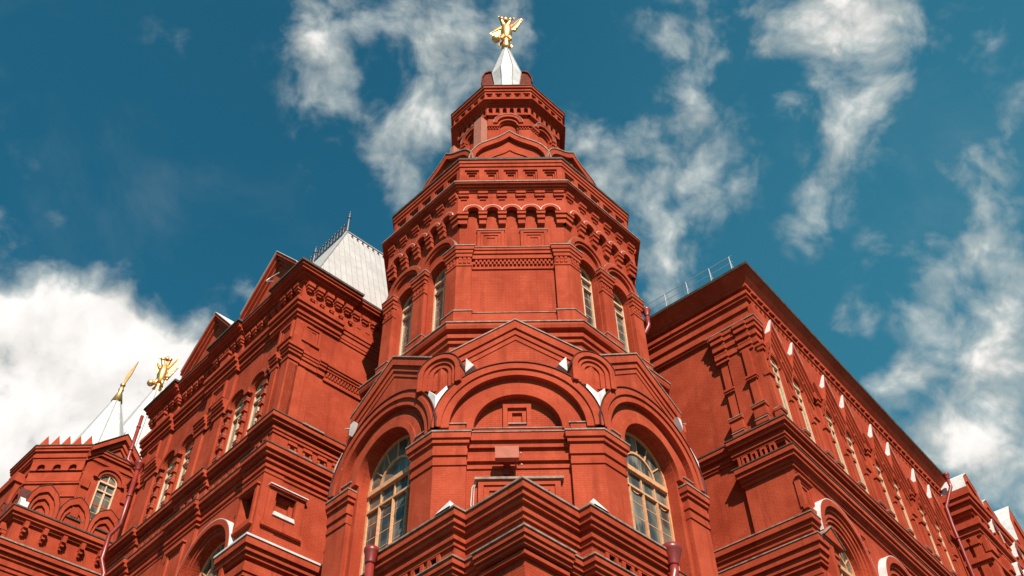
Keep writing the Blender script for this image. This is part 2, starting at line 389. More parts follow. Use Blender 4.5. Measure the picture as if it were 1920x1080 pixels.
# ---- lower drum -----------------------------------------------------------
A0 = 6.13                     # recessed wall plane
WR, WZ, WB = 1.40, 19.05, 15.35
for a in FACES:
    fr = tow(a, A0); h = A0*T22
    win = a in (45, -45)
    outer = [(-h, GROUND), (h, GROUND), (h, 22.0), (2.15, 22.2), (0, 23.7), (-2.15, 22.2), (-h, 22.0)]
    m = MB()
    if win:
        hole = arch_pts(0, WZ, WR, WB)
        m.wall(fr, outer, [hole], 0); m.reveal(fr, hole, 0, -.55)
    elif a == 0:
        hb = rect(-1.27, 1.27, 14.2, 17.25); hp = rect(-.31, .31, 19.38, 20.04)
        m.wall(fr, outer, [arch_pts(0, 19.06, 1.41, 19.04, 24)], 0); ap_ = arch_pts(0, 19.06, 1.41, 19.04, 24); m.reveal(fr, ap_, 0, -.14); m.wall(fr, ap_, [hp], -.14)
    else: m.wall(fr, outer, [], 0)
    m.build('wall', RED, tower)
    if a in (180, 135, -135): continue
    # archivolt: deep outer order, groove, inner orders
    m = MB()
    for r0, r1, d in ((2.58, 2.72, .27), (2.43, 2.58, .31), (2.18, 2.43, .25), (1.98, 2.18, .02), (1.87, 1.98, .07), (1.63, 1.87, .12), (1.41, 1.63, .16)): m.arc(fr, 0, 19.06, r0, r1, -.1, d, 0, 180, 44)
    m.build('arch', TRIM, tower)
    m = MB(); m.arc(fr, 0, 19.06, 2.722, 2.745, -.1, .31, 0, 180, 44); m.build('flashing', DARK, tower)
    # gable
    m = MB(); up = [(-2.24, 22.38), (0, 23.92), (2.24, 22.38)]
    def low(o): return [(u, z-o) for u, z in up]
    m.band(fr, low(0), low(.36), -.3, .14)
    m.band(fr, low(.36), low(.62), -.3, .075)
    m.band(fr, low(.62), low(.85), -.3, .03)
    m.build('gable', TRIM, tower)
    m = MB(); m.band(fr, [(-2.27, 22.42), (0, 23.98), (2.27, 22.42)], [(-2.26, 22.37), (0, 23.925), (2.26, 22.37)], -.6, .18); m.build('flashing', ZINC, tower)
    if a == 0:
        m = MB(); framed(m, fr, -.47, .45, 19.18, 20.22, -.03, 2, .15, .09)
        m.build('decorative_panel', TRIM, tower)
        m = MB(); m.box(fr, -.30, .28, -.2, .02, 19.36, 19.41); m.build('flashing', ZINC, tower)
        m = MB(); framed(m, fr, -1.24, 1.24, 13.6, 17.12, .13, 4, .17, .05); m.build('decorative_panel', TRIM, tower)
        m = MB(); m.sweep(fr, [(0, 17.12), (.2, 17.12), (.2, 17.2), (0, 17.26)], -1.34, 1.34); m.build('flashing', ZINC, tower)
    if not win:
        # ledge between the piers, with its stepped underside
        m = MB(); moulding(m, fr, -1.6, 1.6, [(.20, 18.58, 18.88), (.10, 18.36, 18.58), (.06, 18.02, 18.14), (.09, 17.86, 18.02), (.045, 17.6, 17.74)]); m.box(fr, -1.42, 1.42, 0, .1, 18.95, 19.1)
        m.build('cornice', TRIM, tower)
        m = MB(); zinc(m, fr, -1.6, 1.6, .20, 18.88); m.box(fr, -1.42, 1.42, 0, .13, 19.1, 19.13); m.build('flashing', ZINC, tower)
    else:
        m = MB(); m.box(fr, -1.55, 1.55, -.1, .10, WB-.35, WB-.06); m.build('sill', TRIM, tower)
        m = MB(); zinc(m, fr, -1.58, 1.58, .10, WB-.06); m.build('flashing', EAVE, tower)
        window(tower, fr, 0, WZ, WR-.01, WB, -.5, WOOD, 'big')
# corner piers wrapping the arrises
for a in (22.5, -22.5, 67.5, -67.5, 112.5, -112.5):
    m = MB(); z_ = MB(); e_ = MB()
    for sgn, base in ((1, a-22.5), (-1, a+22.5)):
        fr = tow(base, A0); h = A0*T22
        def sp(mm, d, z0, z1, inner):
            prof = [(-.1, z0), (d, z0), (d, z1), (-.1, z1)]
            if sgn > 0: mm.sweep(fr, prof, inner, h, 0, T22)
            else: mm.sweep(fr, prof, -h, -inner, T22, 0)
        sp(m, .20, GROUND, 17.62, 1.60); sp(m, .24, 17.62, 17.80, 1.585); sp(m, .205, 17.80, 17.98, 1.60); sp(m, .26, 17.98, 18.22, 1.57); sp(m, .225, 18.22, 18.42, 1.59)
        sp(m, .30, 18.42, 18.58, 1.52); sp(m, .36, 18.58, 18.80, 1.47); sp(m, .17, 18.86, 19.24, 1.66)
        sp(z_, .39, 18.80, 18.855, 1.45); sp(z_, .21, 19.24, 19.28, 1.62)
    m.build('pier', TRIM, tower); z_.build('flashing', ZINC, tower)
# small round gables on the arrises and the white sheet valleys between the arches
for a in (22.5, -22.5, 67.5, -67.5):
    fr = tow(a, 6.85)
    m = MB(); hv = (A0+.26)*T22
    for sgn, base in ((1, a-22.5), (-1, a+22.5)):
        f2 = tow(base, A0); m.prism(f2, [(sgn*2.30, 20.80), (sgn*hv, 20.36), (sgn*hv, 19.1), (sgn*2.15, 20.2)], -.2, .26)
    m.build('valley_sheet', WHITE, tower)
    if abs(a) > 40:
        fr = tow(math.copysign(45, a), 6.33); s = math.copysign(1, a)
        m = MB(); m.prism(fr, [(s*1.88, 22.0), (s*2.08, 21.96), (s*2.1, 21.5)], -.3, .03); m.build('valley_sheet', WHITE, tower)
        continue
    fr = tow(a, 6.70)
    m = MB(); m.prism(fr, arch_pts(0, 21.52, .74, 20.9), -1., -.12)
    m.arc(fr, 0, 21.52, .60, .79, -.9, .08); m.arc(fr, 0, 21.52, .45, .60, -.3, .0); m.arc(fr, 0, 21.52, .28, .45, -.2, -.06)
    for sgn in (-1, 1):
        for r0, r1, d in ((.60, .79, .08), (.45, .60, 0), (.28, .45, -.06)):
            m.box(fr, min(sgn*r0, sgn*r1), max(sgn*r0, sgn*r1), -.3, d, 20.9, 21.52)
    m.build('small_gable', TRIM, tower)
    m = MB(); m.arc(fr, 0, 21.52, .792, .815, -.9, .11); m.build('flashing', DARK, tower)
    for sgn in ((-1,) if a > 0 else (1,)):
        m = MB(); m.prism(fr, [(sgn*.80, 21.5), (sgn*1.12, 21.72), (sgn*.82, 22.15)], -.6, -.28); m.build('valley_sheet', WHITE, tower)
# roof behind gables and R5 cornice
m = MB(); m.oct(TC, [(5.95, 21.9), (5.55, 23.3), (3, 23.3), (3, 21.9)]); m.build('lower_roof', EAVE, tower)
m = MB()
m.oct(TC, [(5.3, 22.4), (5.62, 22.4), (5.62, 23.34), (5.3, 23.34)])
m.oct(TC, [(5.3, 23.34), (5.72, 23.34), (5.72, 23.54), (5.3, 23.54)])
m.oct(TC, [(5.3, 23.54), (5.80, 23.54), (5.80, 23.72), (5.3, 23.72)])
m.oct(TC, [(5.3, 23.72), (5.68, 23.72), (5.68, 23.92), (5.3, 23.92)])
m.oct(TC, [(5.3, 23.92), (5.88, 23.92), (5.92, 24.05), (5.92, 24.17), (5.3, 24.17)])
m.build('base_cornice', TRIM, tower)
m = MB(); m.oct(TC, [(5.2, 24.172), (5.96, 24.172), (5.96, 24.22), (5.2, 24.3)]); m.build('flashing', ZINC, tower)
# ---- upper drum -----------------------------------------------------------
A1 = 5.19
for a in FACES:
    fr = tow(a, A1); h = A1*T22; win = a in (45, -45, 90, -90)
    m = MB(); outer = rect(-h, h, 24.1, 32.9)
    holes = [arch_pts(s*.99, 28.5, .60, 25.0) for s in (-1, 1)] if win else []
    m.wall(fr, outer, holes, 0)
    for hh in holes: m.reveal(fr, hh, 0, -.45)
    m.build('wall', RED, tower)
    if a in (180, 135, -135): continue
    m = MB(); z_ = MB()
    if not win:
        m2 = MB(); moulding(m2, fr, -1.6, 1.6, [(.13, 24.2, 25.26)]); m2.build('base_ledge', TRIM, tower)
        moulding(m, fr, -1.6, 1.6, [(.05, 27.80, 27.88), (.10, 28.37, 28.62), (.15, 28.62, 28.80), (.19, 28.80, 28.93)])
        for k in range(20):
            u = -1.52+k*.16; m.box(fr, u-.045, u+.045, 0, .075, 28.06, 28.22); m.box(fr, u+.035, u+.125, 0, .065, 28.22, 28.36)
        zinc(m if False else z_, fr, -1.6, 1.6, .19, 28.93); zinc(z_, fr, -1.6, 1.6, .13, 25.26)
        for u in (-.875, .875):
            f = MB(); framed(f, fr, u-.55, u+.55, 29.02, 30.12, .10, 4, .13, .035); f.build('decorative_panel', TRIM, tower)
            zinc(z_, fr, u-.58, u+.58, .10, 30.12)
    else:
        for s in (-1, 1):
            c = 1.03*s
            m.arc(fr, c, 29.12, .88, 1.07, -.1, .20, 0, 180, 24); m.arc(fr, c, 29.12, .74, .88, -.1, .13, 0, 180, 24)
            m.arc(fr, .99*s, 28.5, .60, .74, -.1, .06, 0, 180, 24)
            z_.arc(fr, c, 29.12, 1.072, 1.09, -.1, .195, 0, 180, 24)
        # middle pier
        for u0, u1, d, z0, z1 in ((-.46, .46, .25, 24.6, 25.3), (-.33, .33, .17, 25.3, 27.95), (-.36, .36, .20, 27.8, 27.95), (-.36, .36, .21, 28.36, 28.55), (-.40, .40, .25, 28.55, 28.75), (-.46, .46, .30, 28.75, 28.93), (-.35, .35, .12, 27.95, 28.36)):
            m.box(fr, u0, u1, -.2, d, z0, z1)
        for k in range(4):
            u = -.27+k*.18; m.box(fr, u-.06, u+.06, .1, .20, 28.02, 28.18); m.box(fr, u-.06, u+.06, .1, .17, 28.22, 28.34)
        z_.box(fr, -.49, .49, -.1, .33, 28.932, 28.98); z_.box(fr, -.48, .48, -.1, .28, 25.302, 25.35)
        m.box(fr, -1.6, 1.6, -.45, .05, 24.6, 24.98)
        z_.box(fr, -1.6, 1.6, -.4, .10, 24.982, 25.02)
        for s in (-1, 1): window(tower, fr, .99*s, 28.5, .6, 25.02, -.4, WOODP, 'pair')
    m.build('drum_trim', TRIM, tower); z_.build('flashing', ZINC, tower)
    # blind arcade on corbels
    m = MB(); hh = (A1+.24)*T22
    pts = [(hh, 31.16), (hh, 32.12), (-hh, 32.12), (-hh, 31.16)]
    for k in range(5):
        c = -1.6+.8*k
        pts += [(c+.235*math.cos(R_(t)), 31.16+.30*math.sin(R_(t))) for t in (180, 160, 140, 120, 100, 80, 60, 40, 20, 0)]
    m.prism(fr, pts, -.05, .24)
    z_ = MB()
    for k in range(5):
        m.arc(fr, -1.6+.8*k, 31.16, .24, .39, .1, .31, 0, 180, 14); z_.arc(fr, -1.6+.8*k, 31.16, .392, .41, .1, .305, 0, 180, 14)
    for k in range(6):
        u = -2.0+.8*k; ww = .165
        if k in (0, 5):
            sg = -1 if k == 0 else 1
            u0, u1 = (-hh, -2.0+.165+.02) if sg < 0 else (2.0-.185, hh)
        else: u0, u1 = u-ww, u+ww
        m.box(fr, u0-.02, u1+.02, -.05, .28, 31.0, 31.16); m.box(fr, u0, u1, -.05, .22, 30.78, 31.0); m.box(fr, u0+.02, u1-.02, -.05, .15, 30.5, 30.78)
    for k in range(6):
        u = -2.0+.8*k
        u0, u1 = max(u-.21, -hh-.02), min(u+.21, hh+.02)
        m.box(fr, u0+.08, u1-.08, .2, .29, 31.93, 32.0)
        m.box(fr, u0, u1, .2, .33, 32.12, 32.26); m.box(fr, u0, u1, .2, .38, 32.26, 32.4)
    m.prism(fr, rect(-hh, hh, 32.12, 32.45), -.05, .245)
    m.build('corbel_arcade', TRIM, tower); z_.build('flashing', WHITE, tower)
# corner piers of the upper drum
for a in (22.5, -22.5, 67.5, -67.5, 112.5, -112.5):
    m = MB(); z_ = MB()
    for sgn, base in ((1, a-22.5), (-1, a+22.5)):
        fr = tow(base, A1); h = A1*T22
        def sp(mm, d, z0, z1, inner):
            prof = [(-.1, z0), (d, z0), (d, z1), (-.1, z1)]
            if sgn > 0: mm.sweep(fr, prof, inner, h, 0, T22)
            else: mm.sweep(fr, prof, -h, -inner, T22, 0)
        sp(m, .24, 24.2, 25.28, 1.58); sp(m, .17, 25.28, 27.86, 1.62); sp(m, .20, 27.86, 27.96, 1.6); sp(m, .15, 27.96, 28.38, 1.63); sp(m, .21, 28.38, 28.58, 1.6); sp(m, .25, 28.58, 28.76, 1.57); sp(m, .29, 28.76, 28.95, 1.52)
        sp(z_, .27, 25.28, 25.33, 1.55); sp(z_, .32, 28.95, 29.0, 1.5)
        for k in range(3):
            u = sgn*(1.73+.17*k); m.box(fr, u-.055, u+.055, .1, .195, 28.03, 28.18); m.box(fr, u-.055, u+.055, .1, .185, 28.22, 28.36)
    m.build('pier', TRIM, tower); z_.build('flashing', ZINC, tower)
# cornice and parapet of the upper drum
m = MB()
for ap, z0, z1 in ((5.49, 32.42, 32.50), (5.56, 32.50, 32.60), (5.66, 32.60, 32.70), (5.76, 32.70, 32.78)): m.oct(TC, [(4.8, z0), (ap, z0), (ap, z1), (4.8, z1)])
m.build('cornice', TRIM, tower)
m = MB(); m.oct(TC, [(4.8, 32.782), (5.80, 32.782), (5.80, 32.84), (4.8, 32.9)]); m.build('flashing', ZINC, tower)
A2 = 5.36
for a in FACES:
    fr = tow(a, A2); h = A2*T22; m = MB(); pr = []
    for k in range(5):
        c = -1.7+.85*k; pr.append((c-.31, c+.31, 33.52, 34.2))
    m.wall(fr, rect(-h, h, 32.8, 34.42), [rect(*r) for r in pr], 0)
    for r in pr: stepped(m, fr, *r, 0, 3, .07, .085)
    m.build('parapet', RED, tower)
m = MB()
m.oct(TC, [(4.9, 34.40), (5.41, 34.40), (5.41, 34.60), (4.9, 34.60)]); m.oct(TC, [(4.9, 34.60), (5.45, 34.60), (5.45, 34.80), (4.9, 34.80)])
m.build('cornice', TRIM, tower)
m = MB(); m.oct(TC, [(4.3, 34.802), (5.50, 34.802), (5.50, 34.92), (4.3, 35.0)]); m.build('parapet_coping', EAVE, tower)
# ---- ogee gables and roof between the drums ------------------------------
def ogee(w, h_, n=12):
    pts = []
    for i in range(n+1):
        t = i/n                             # from the springing to the tip
        x = w*(1-t); y = h_*(.70*math.sqrt(max(0, 1-(1-min(1, t/.62))**2))+.30*max(0, (t-.40)/.60)**1.7)
        pts.append((x, y))
    return pts
def ogee_line(c, zb, w, h_):
    r = ogee(w, h_); return [(c-x, zb+y) for x, y in r] + [(c+x, zb+y) for x, y in r[::-1][1:]]
m = MB(); m.oct(TC, [(5.0, 34.9), (2.7, 40.2), (2.2, 40.2), (2.2, 34.9)]); m.build('middle_roof', EAVE, tower)
for a in FACES:
    fr = tow(a, 4.2); m = MB()
    o1 = ogee_line(0, 36.1, 1.95, 2.6); o2 = ogee_line(0, 36.1, 1.72, 2.2); o3 = ogee_line(0, 36.1, 1.2, 1.45)
    m.prism(fr, [(-1.9, 34.9)]+o2+[(1.9, 34.9)], -.9, -.05)
    m.band(fr, o1, o2, -1.1, .16)
    m.band(fr, ogee_line(0, 36.1, 1.22, 1.5), ogee_line(0, 36.1, 1.08, 1.28), -.2, .0)
    m.build('ogee_gable', TRIM, tower)
    m = MB(); m.band(fr, ogee_line(0, 36.11, 1.99, 2.67), o1, -1.2, .20); m.build('flashing', ZINC, tower)
# ---- top drum -------------------------------------------------------------
A3 = 2.56
for a in FACES:
    fr = tow(a, A3); h = A3*T22; m = MB()
    hole = arch_pts(-.02, 41.75, .45, 39.0, 14)
    m.wall(fr, rect(-h, h, 36, 43.7), [hole], 0); m.reveal(fr, hole, 0, -.12)
    m.wall(fr, hole, [], -.12)
    m.build('wall', RED, tower)
    m = MB(); z_ = MB()
    m.arc(fr, -.02, 41.95, .55, .74, -.05, .22, 0, 180, 20); m.arc(fr, -.02, 41.85, .45, .55, -.05, .12, 0, 180, 20); z_.arc(fr, -.02, 41.95, .74, .775, -.05, .25, 0, 180, 20)
    for s in (-1, 1):
        u0, u1 = (.5, h) if s > 0 else (-h, -.5)
        m0, m1 = (0, T22) if s > 0 else (T22, 0)
        m.sweep(fr, [(-.05, 39), (.09, 39), (.09, 41.45), (-.05, 41.45)], u0, u1, m0, m1)
        m.sweep(fr, [(-.05, 41.62), (.2, 41.62), (.22, 41.76), (-.05, 41.76)], u0, u1, m0, m1)
        m.sweep(fr, [(-.05, 41.45), (.11, 41.45), (.11, 41.62), (-.05, 41.62)], u0, u1, m0, m1)
        for k in range(4): u = s*(.58+.14*k); m.box(fr, u-.03, u+.03, .1, .16, 41.48, 41.58)
    # row of round-headed slots: wall slab with notches
    hh = (A3+.17)*T22; pts = []
    slots = [arch_pts(-.93+.372*k, 43.25, .105, 42.88, 8) for k in range(6)]
    m.build('hood_moulding', TRIM, tower); m = MB(); m.slab(fr, rect(-hh, hh, 42.72, 43.62), slots, 0, .17)
    m.build('slot_frieze', TRIM, tower); z_.build('flashing', ZINC, tower)
m = MB()
m.oct(TC, [(2.3, 43.55), (2.86, 43.55), (2.86, 43.62), (2.3, 43.62)]); m.oct(TC, [(2.3, 43.62), (2.98, 43.62), (2.98, 43.68), (2.3, 43.68)]); m.oct(TC, [(2.3, 43.68), (3.10, 43.68), (3.10, 43.74), (2.3, 43.74)])
m.oct(TC, [(2.3, 44.62), (3.02, 44.62), (3.02, 44.82), (2.3, 44.82)]); m.oct(TC, [(2.3, 44.82), (3.10, 44.82), (3.10, 45.0), (2.3, 45.0)])
m.build('cornice', TRIM, tower)
m = MB(); m.oct(TC, [(2.0, 45.002), (3.14, 45.002), (3.14, 45.06), (2.0, 45.1)]); m.build('parapet_coping', EAVE, tower)
for a in FACES:
    fr = tow(a, 2.96); h = 2.96*T22; m = MB(); pr = [(-1.0+.5*k-.17, -1.0+.5*k+.17, 44.10, 44.46) for k in range(5)]
    m.wall(fr, rect(-h, h, 43.72, 44.64), [rect(*r) for r in pr], 0)
    for r in pr: stepped(m, fr, *r, 0, 2, .07, .07)
    m.build('parapet', RED, tower)
# boards standing at the arrises of the top drum
for (a, u, w) in ((-45, .92, .27), (-45, -1.02, .14)):
    fr = tow(a, 2.95); m = MB(); m.box(fr, u-w, u+w, -.2, .22, 39.0, 42.05 if w > .2 else 41.6); m.build('corner_board', BOARD, tower)
# red dormer gables round the foot of the spire, then the white spire
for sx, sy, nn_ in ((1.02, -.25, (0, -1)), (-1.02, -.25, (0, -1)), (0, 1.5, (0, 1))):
    fr = Fr((CX+sx, CY+sy), nn_); m = MB(); o1 = [(-.46, 50.0), (-.43, 50.6), (-.26, 51.1), (0, 51.25), (.26, 51.1), (.43, 50.6), (.46, 50.0)]; m.prism(fr, [(-.46, 45.0)]+o1+[(.46, 45.0)], -.9, 0); m.band(fr, [(u*1.12, 50.2+(z-50.2)*1.1) for u, z in o1], o1, -.9, .1); m.build('spire_gable', SHADED_RED, tower)
m = MB(); m.oct(TC, [(.84, 45.0), (.72, 49.9), (.86, 51.05), (.11, 54.75), (0.0, 54.75), (0.0, 45.0)], 0)
sp_ = m.build('spire', WHITE, tower)
m = MB()
for i in range(8):
    a = R_(22.5+45*i); k = 1/math.cos(R_(22.5))
    m.tube([(CX+math.sin(a)*r*k, CY-math.cos(a)*r*k, z) for r, z in ((.84, 45.0), (.73, 49.9), (.87, 51.05), (.12, 54.75))], .035, 6)
m.build('rib', SEAM, sp_)
# ================================================================== left wing
AL = R_(46.43); LO = (30.4*math.sin(R_(-17.0)), 30.4*math.cos(R_(-17.0)))
Lf = Fr(LO, (-math.sin(AL), -math.cos(AL))); Ls = Fr(LO, (math.cos(AL), -math.sin(AL)))
lw = thing('side_wing', 'red brick wing with triangular pediments above its eave and a white mansard roof', 'building', (LO[0], LO[1], GROUND))
LEN = 13.6; MID = (-3.15, -8.95); PIER = ((-7.25, -4.85), (-13.4, -10.7))
WD = -.15
# facade wall
m = MB(); hu = [arch_pts(c+s*.80, 27.25, .52, 24.2, 12) for c in MID for s in (-1, 1)]; hl = [arch_pts(c, 18.75, 1.35, 13.0, 20) for c in MID]
hn = [rect(u0, u1, 19.6, 20.9) for u0, u1 in ((-1.25, -.3), (-6.55, -5.55))]
outer = rect(-LEN, -.0, GROUND, 32.2)
m.wall(Lf, outer, hu+hl+hn, WD)
for h in hu+hl: m.reveal(Lf, h, WD, WD-.4)
for h in hn: m.reveal(Lf, h, WD, WD-.35); m.wall(Lf, h, [], WD-.35)
m.box(Lf, -LEN, -LEN+.02, -12, WD-.01, GROUND, 32.2)
m.build('facade_wall', RED, lw)
# side wall (faces the tower)
m = MB(); hs = [rect(.62, 1.5, 19.9, 20.85)]
m.wall(Ls, rect(.15, 8.5, GROUND, 32.2), hs, -.02)
stepped(m, Ls, .62, 1.5, 19.9, 20.85, -.02, 2, .12, .16)
m.build('side_wall', RED, lw)
# corner pier
m = MB()
for z0, z1 in ((GROUND, 17.2), (24.1, 27.2), (27.9, 32.2)):
    m.prism(Lf, rect(-1.25, 0, z0, z1), -.85, 0) if z0 > 20 else m.prism(Lf, rect(-1.6, 0, z0, z1), -1.75, .02)
m.box(Lf, -1.6, 0, -1.9, .0, 18.3, 24.1) if False else None
for z0, z1 in ((18.3, 19.6), (20.95, 22.0), (22.3, 24.1)): m.box(Lf, -1.5, 0, -.85, 0.0, z0, z1)
m.box(Lf, -.28, 0, -.32, 0, 19.6, 20.95); m.box(Lf, -1.5, -1.27, -.4, 0, 19.6, 20.95)
m.build('corner_pier', RED, lw)
# pilasters of the corner and intermediate piers
m = MB()
m.box(Lf, -1.18, -.78, 0, .07, 24.1, 27.2); m.box(Lf, -.42, 0.05, -.45, .06, 24.1, 27.2)
for u0, u1 in PIER:
    m.box(Lf, u0, u1, WD-.1, 0, GROUND, 31.8)
    w = (u1-u0)
    for q0, q1 in ((.04, .3), (.7, .96)): m.box(Lf, u0+w*q0, u0+w*q1, 0, .1, 24.1, 27.2)
m.build('pilaster', TRIM, lw)
m = MB()
capst = [(.10, 27.2, 27.34), (.07, 27.34, 27.5), (.16, 27.5, 27.66), (.22, 27.66, 27.8), (.28, 27.8, 27.95)]
for d, z0, z1 in capst:
    m.box(Lf, -1.32, -.72, -.1, d, z0, z1); m.sweep(Lf, [(-.1, z0), (d, z0), (d, z1), (-.1, z1)], -.46, .0, 0, 1); m.sweep(Ls, [(-.1, z0), (d, z0), (d, z1), (-.1, z1)], 0, .48, 1, 0)
    m.sweep(Ls, [(-.1, z0), (d*.6, z0), (d*.6, z1), (-.1, z1)], .48, 1.36, 0, 0)
    m.sweep(Ls, [(-.1, z0), (d*.9, z0), (d*.9, z1), (-.1, z1)], 1.38, 1.75, 0, 0)
m.build('capital_course', TRIM, lw); m = MB()
# dentil cornice on the recessed part of the side wall
for d, z0, z1 in ((.06, 27.05, 27.12), (.05, 27.12, 27.24), (.10, 27.58, 27.70), (.15, 27.70, 27.82), (.2, 27.82, 27.95)): m.box(Ls, 1.75, 8, -.1, d, z0, z1)
for k in range(40): u = 1.82+.15*k; m.box(Ls, u, u+.08, -.1, .09, 27.26, 27.40); m.box(Ls, u+.07, u+.15, -.1, .07, 27.42, 27.56)
m.build('capital_course', TRIM, lw)
for u0, u1 in PIER:
    w = u1-u0; m = MB()
    for d, z0, z1 in capst:
        for q0, q1 in ((0, .36), (.64, 1)): m.box(Lf, u0+w*q0-.05, u0+w*q1+.05, -.1, d+.06, z0, z1)
        m.box(Lf, u0, u1, -.1, d*.6, z0, z1)
    m.build('capital_course', TRIM, lw)
# side pilaster strip
m = MB(); m.box(Ls, .02, .88, -.1, .05, 24.1, 27.05); m.build('pilaster', TRIM, lw)
# sunk panels above the capitals
m = MB(); framed(m, Ls, .40, 1.30, 28.55, 29.55, .06, 2, .12, .05); m.build('sunk_panel', TRIM, lw)
for c in (-.62, -6.05, -12.05):
    m = MB(); w = .5 if c > -1 else .62; framed(m, Lf, c-w, c+w, 28.55, 29.55, .10, 2, .12, .06); m.build('sunk_panel', TRIM, lw)
# niches low on the corner
m = MB(); m.slab(Ls, rect(.30, 1.86, 19.45, 20.95), [rect(.62, 1.5, 19.9, 20.85)], -.1, .07); m.box(Ls, .28, 1.9, .0, .16, 20.95, 21.02); m.box(Ls, .22, 1.94, 0, .12, 19.3, 19.45)
m.build('sunk_panel', TRIM, lw)
z_ = MB(); z_.box(Ls, .26, 1.92, 0, .2, 21.02, 21.06); z_.prism(Ls, [(.6, 19.86), (1.54, 19.86), (1.5, 20.02), (.64, 20.02)], -.2, .12); z_.build('flashing', WHITE, lw)
m = MB(); 
for u0, u1 in ((-1.38, -.16), (-6.7, -5.4)):
    m = MB(); m.slab(Lf, rect(u0, u1, 19.4, 21.0), [rect(u0+.15, u1-.15, 19.6, 20.9)], -.2, .08); m.box(Lf, u0-.06, u1+.06, -.1, .16, 21.0, 21.08); m.box(Lf, u0-.06, u1+.06, -.1, .14, 19.3, 19.4)
    m.build('sunk_panel', TRIM, lw)
# horizontal courses: facade + side, mitred on the corner
def course(mb, steps, zn=None, zn_mb=None, ledges=True, u_side=8.5, fac=True):
    for d, z0, z1 in steps:
        if fac: mb.sweep(Lf, [(WD, z0), (d, z0), (d, z1), (WD, z1)], -1.5, 0, 0, 1)
        mb.sweep(Ls, [(-.1, z0), (d, z0), (d, z1), (-.1, z1)], 0, u_side, 1, 0)
        if fac:
            mb.box(Lf, -LEN, -1.5, WD-.1, d+WD, z0, z1)
            for u0, u1 in PIER: mb.box(Lf, u0-.1, u1+.1, WD, d+.02, z0+.003, z1-.003)
    if zn_mb:
        d, z = steps[-1][0], steps[-1][2]
        zn_mb.sweep(Lf, [(WD, z+.002), (d+.03, z+.002), (d+.03, z+.05), (WD, z+.08)], -1.53, 0, 0, 1)
        zn_mb.sweep(Ls, [(-.1, z+.002), (d+.03, z+.002), (d+.03, z+.05), (-.1, z+.08)], 0, u_side, 1, 0)
        zn_mb.box(Lf, -LEN, -1.53, WD-.1, d+WD+.03, z+.002, z+.05)
        for u0, u1 in PIER: zn_mb.box(Lf, u0-.12, u1+.12, WD, d+.05, z+.006, z+.055)
m = MB(); z_ = MB()
course(m, [(.07, 22.28, 22.95) if False else (.05, 23.36, 23.50), (.10, 23.50, 23.62), (.05, 23.62, 23.74), (.24, 23.74, 23.88), (.34, 23.88, 24.08)], 1, z_)
m.build('belt_cornice', TRIM, lw)
m = MB()
course(m, [(.03, 21.5, 21.58), (.06, 21.72, 21.86), (.10, 21.98, 22.10), (.06, 22.10, 22.2), (.22, 22.2, 22.36), (.32, 22.36, 22.57)], 1, z_)
m.build('belt_cornice', TRIM, lw)
z_.build('flashing', EAVE, lw)
m = MB(); z_ = MB()
for d, z0, z1 in [(.05, 17.2, 17.36), (.10, 17.36, 17.55), (.06, 17.55, 17.75), (.12, 17.9, 18.05), (.22, 18.05, 18.25), (.32, 18.25, 18.52)]:
    m.sweep(Lf, [(WD, z0), (d, z0), (d, z1), (WD, z1)], -1.75, 0, 0, 1); m.sweep(Ls, [(-.1, z0), (d, z0), (d, z1), (-.1, z1)], 0, 8.5, 1, 0)
    m.box(Lf, PIER[0][0]+.3, PIER[0][1]-.3, WD-.1, d, z0, z1) if False else None
m.build('belt_cornice', TRIM, lw)
z_.sweep(Lf, [(WD, 18.523), (.36, 18.523), (.36, 18.60), (WD, 18.68)], -1.78, 0, 0, 1); z_.sweep(Ls, [(-.1, 18.523), (.36, 18.523), (.36, 18.60), (-.1, 18.68)], 0, 2.9, 1, 0)
z_.build('flashing', WHITE, lw)
z_ = MB(); z_.box(Ls, 1.0, 2.0, .30, .40, 24.09, 24.17); z_.build('flashing', ZINC, lw)
# little niches and slots between the two belts
m = MB(); z_ = MB()
for u in (.92, 1.62, 2.32, 3.02):
    m.slab(Ls, rect(u-.2, u+.2, 22.75, 23.3), [rect(u-.1, u+.1, 22.85, 23.1)], -.1, .04); m.box(Ls, u-.22, u+.22, 0, .09, 23.12, 23.2); z_.box(Ls, u-.2, u+.2, 0, .12, 22.80, 22.86)
for c in MID:
    for k in range(7):
        u = c-1.45+.48*k
        m.slab(Lf, rect(u-.19, u+.19, 22.72, 23.32), [rect(u-.09, u+.09, 22.85, 23.15)], -.3, WD+.06)
for u in (-.45, -1.0, -5.5, -6.05, -6.6):
    m.slab(Lf, rect(u-.16, u+.16, 22.72, 23.32), [rect(u-.08, u+.08, 22.85, 23.2)], -.2, .06)
m.build('slot_frieze', TRIM, lw); z_.build('flashing', ZINC, lw)
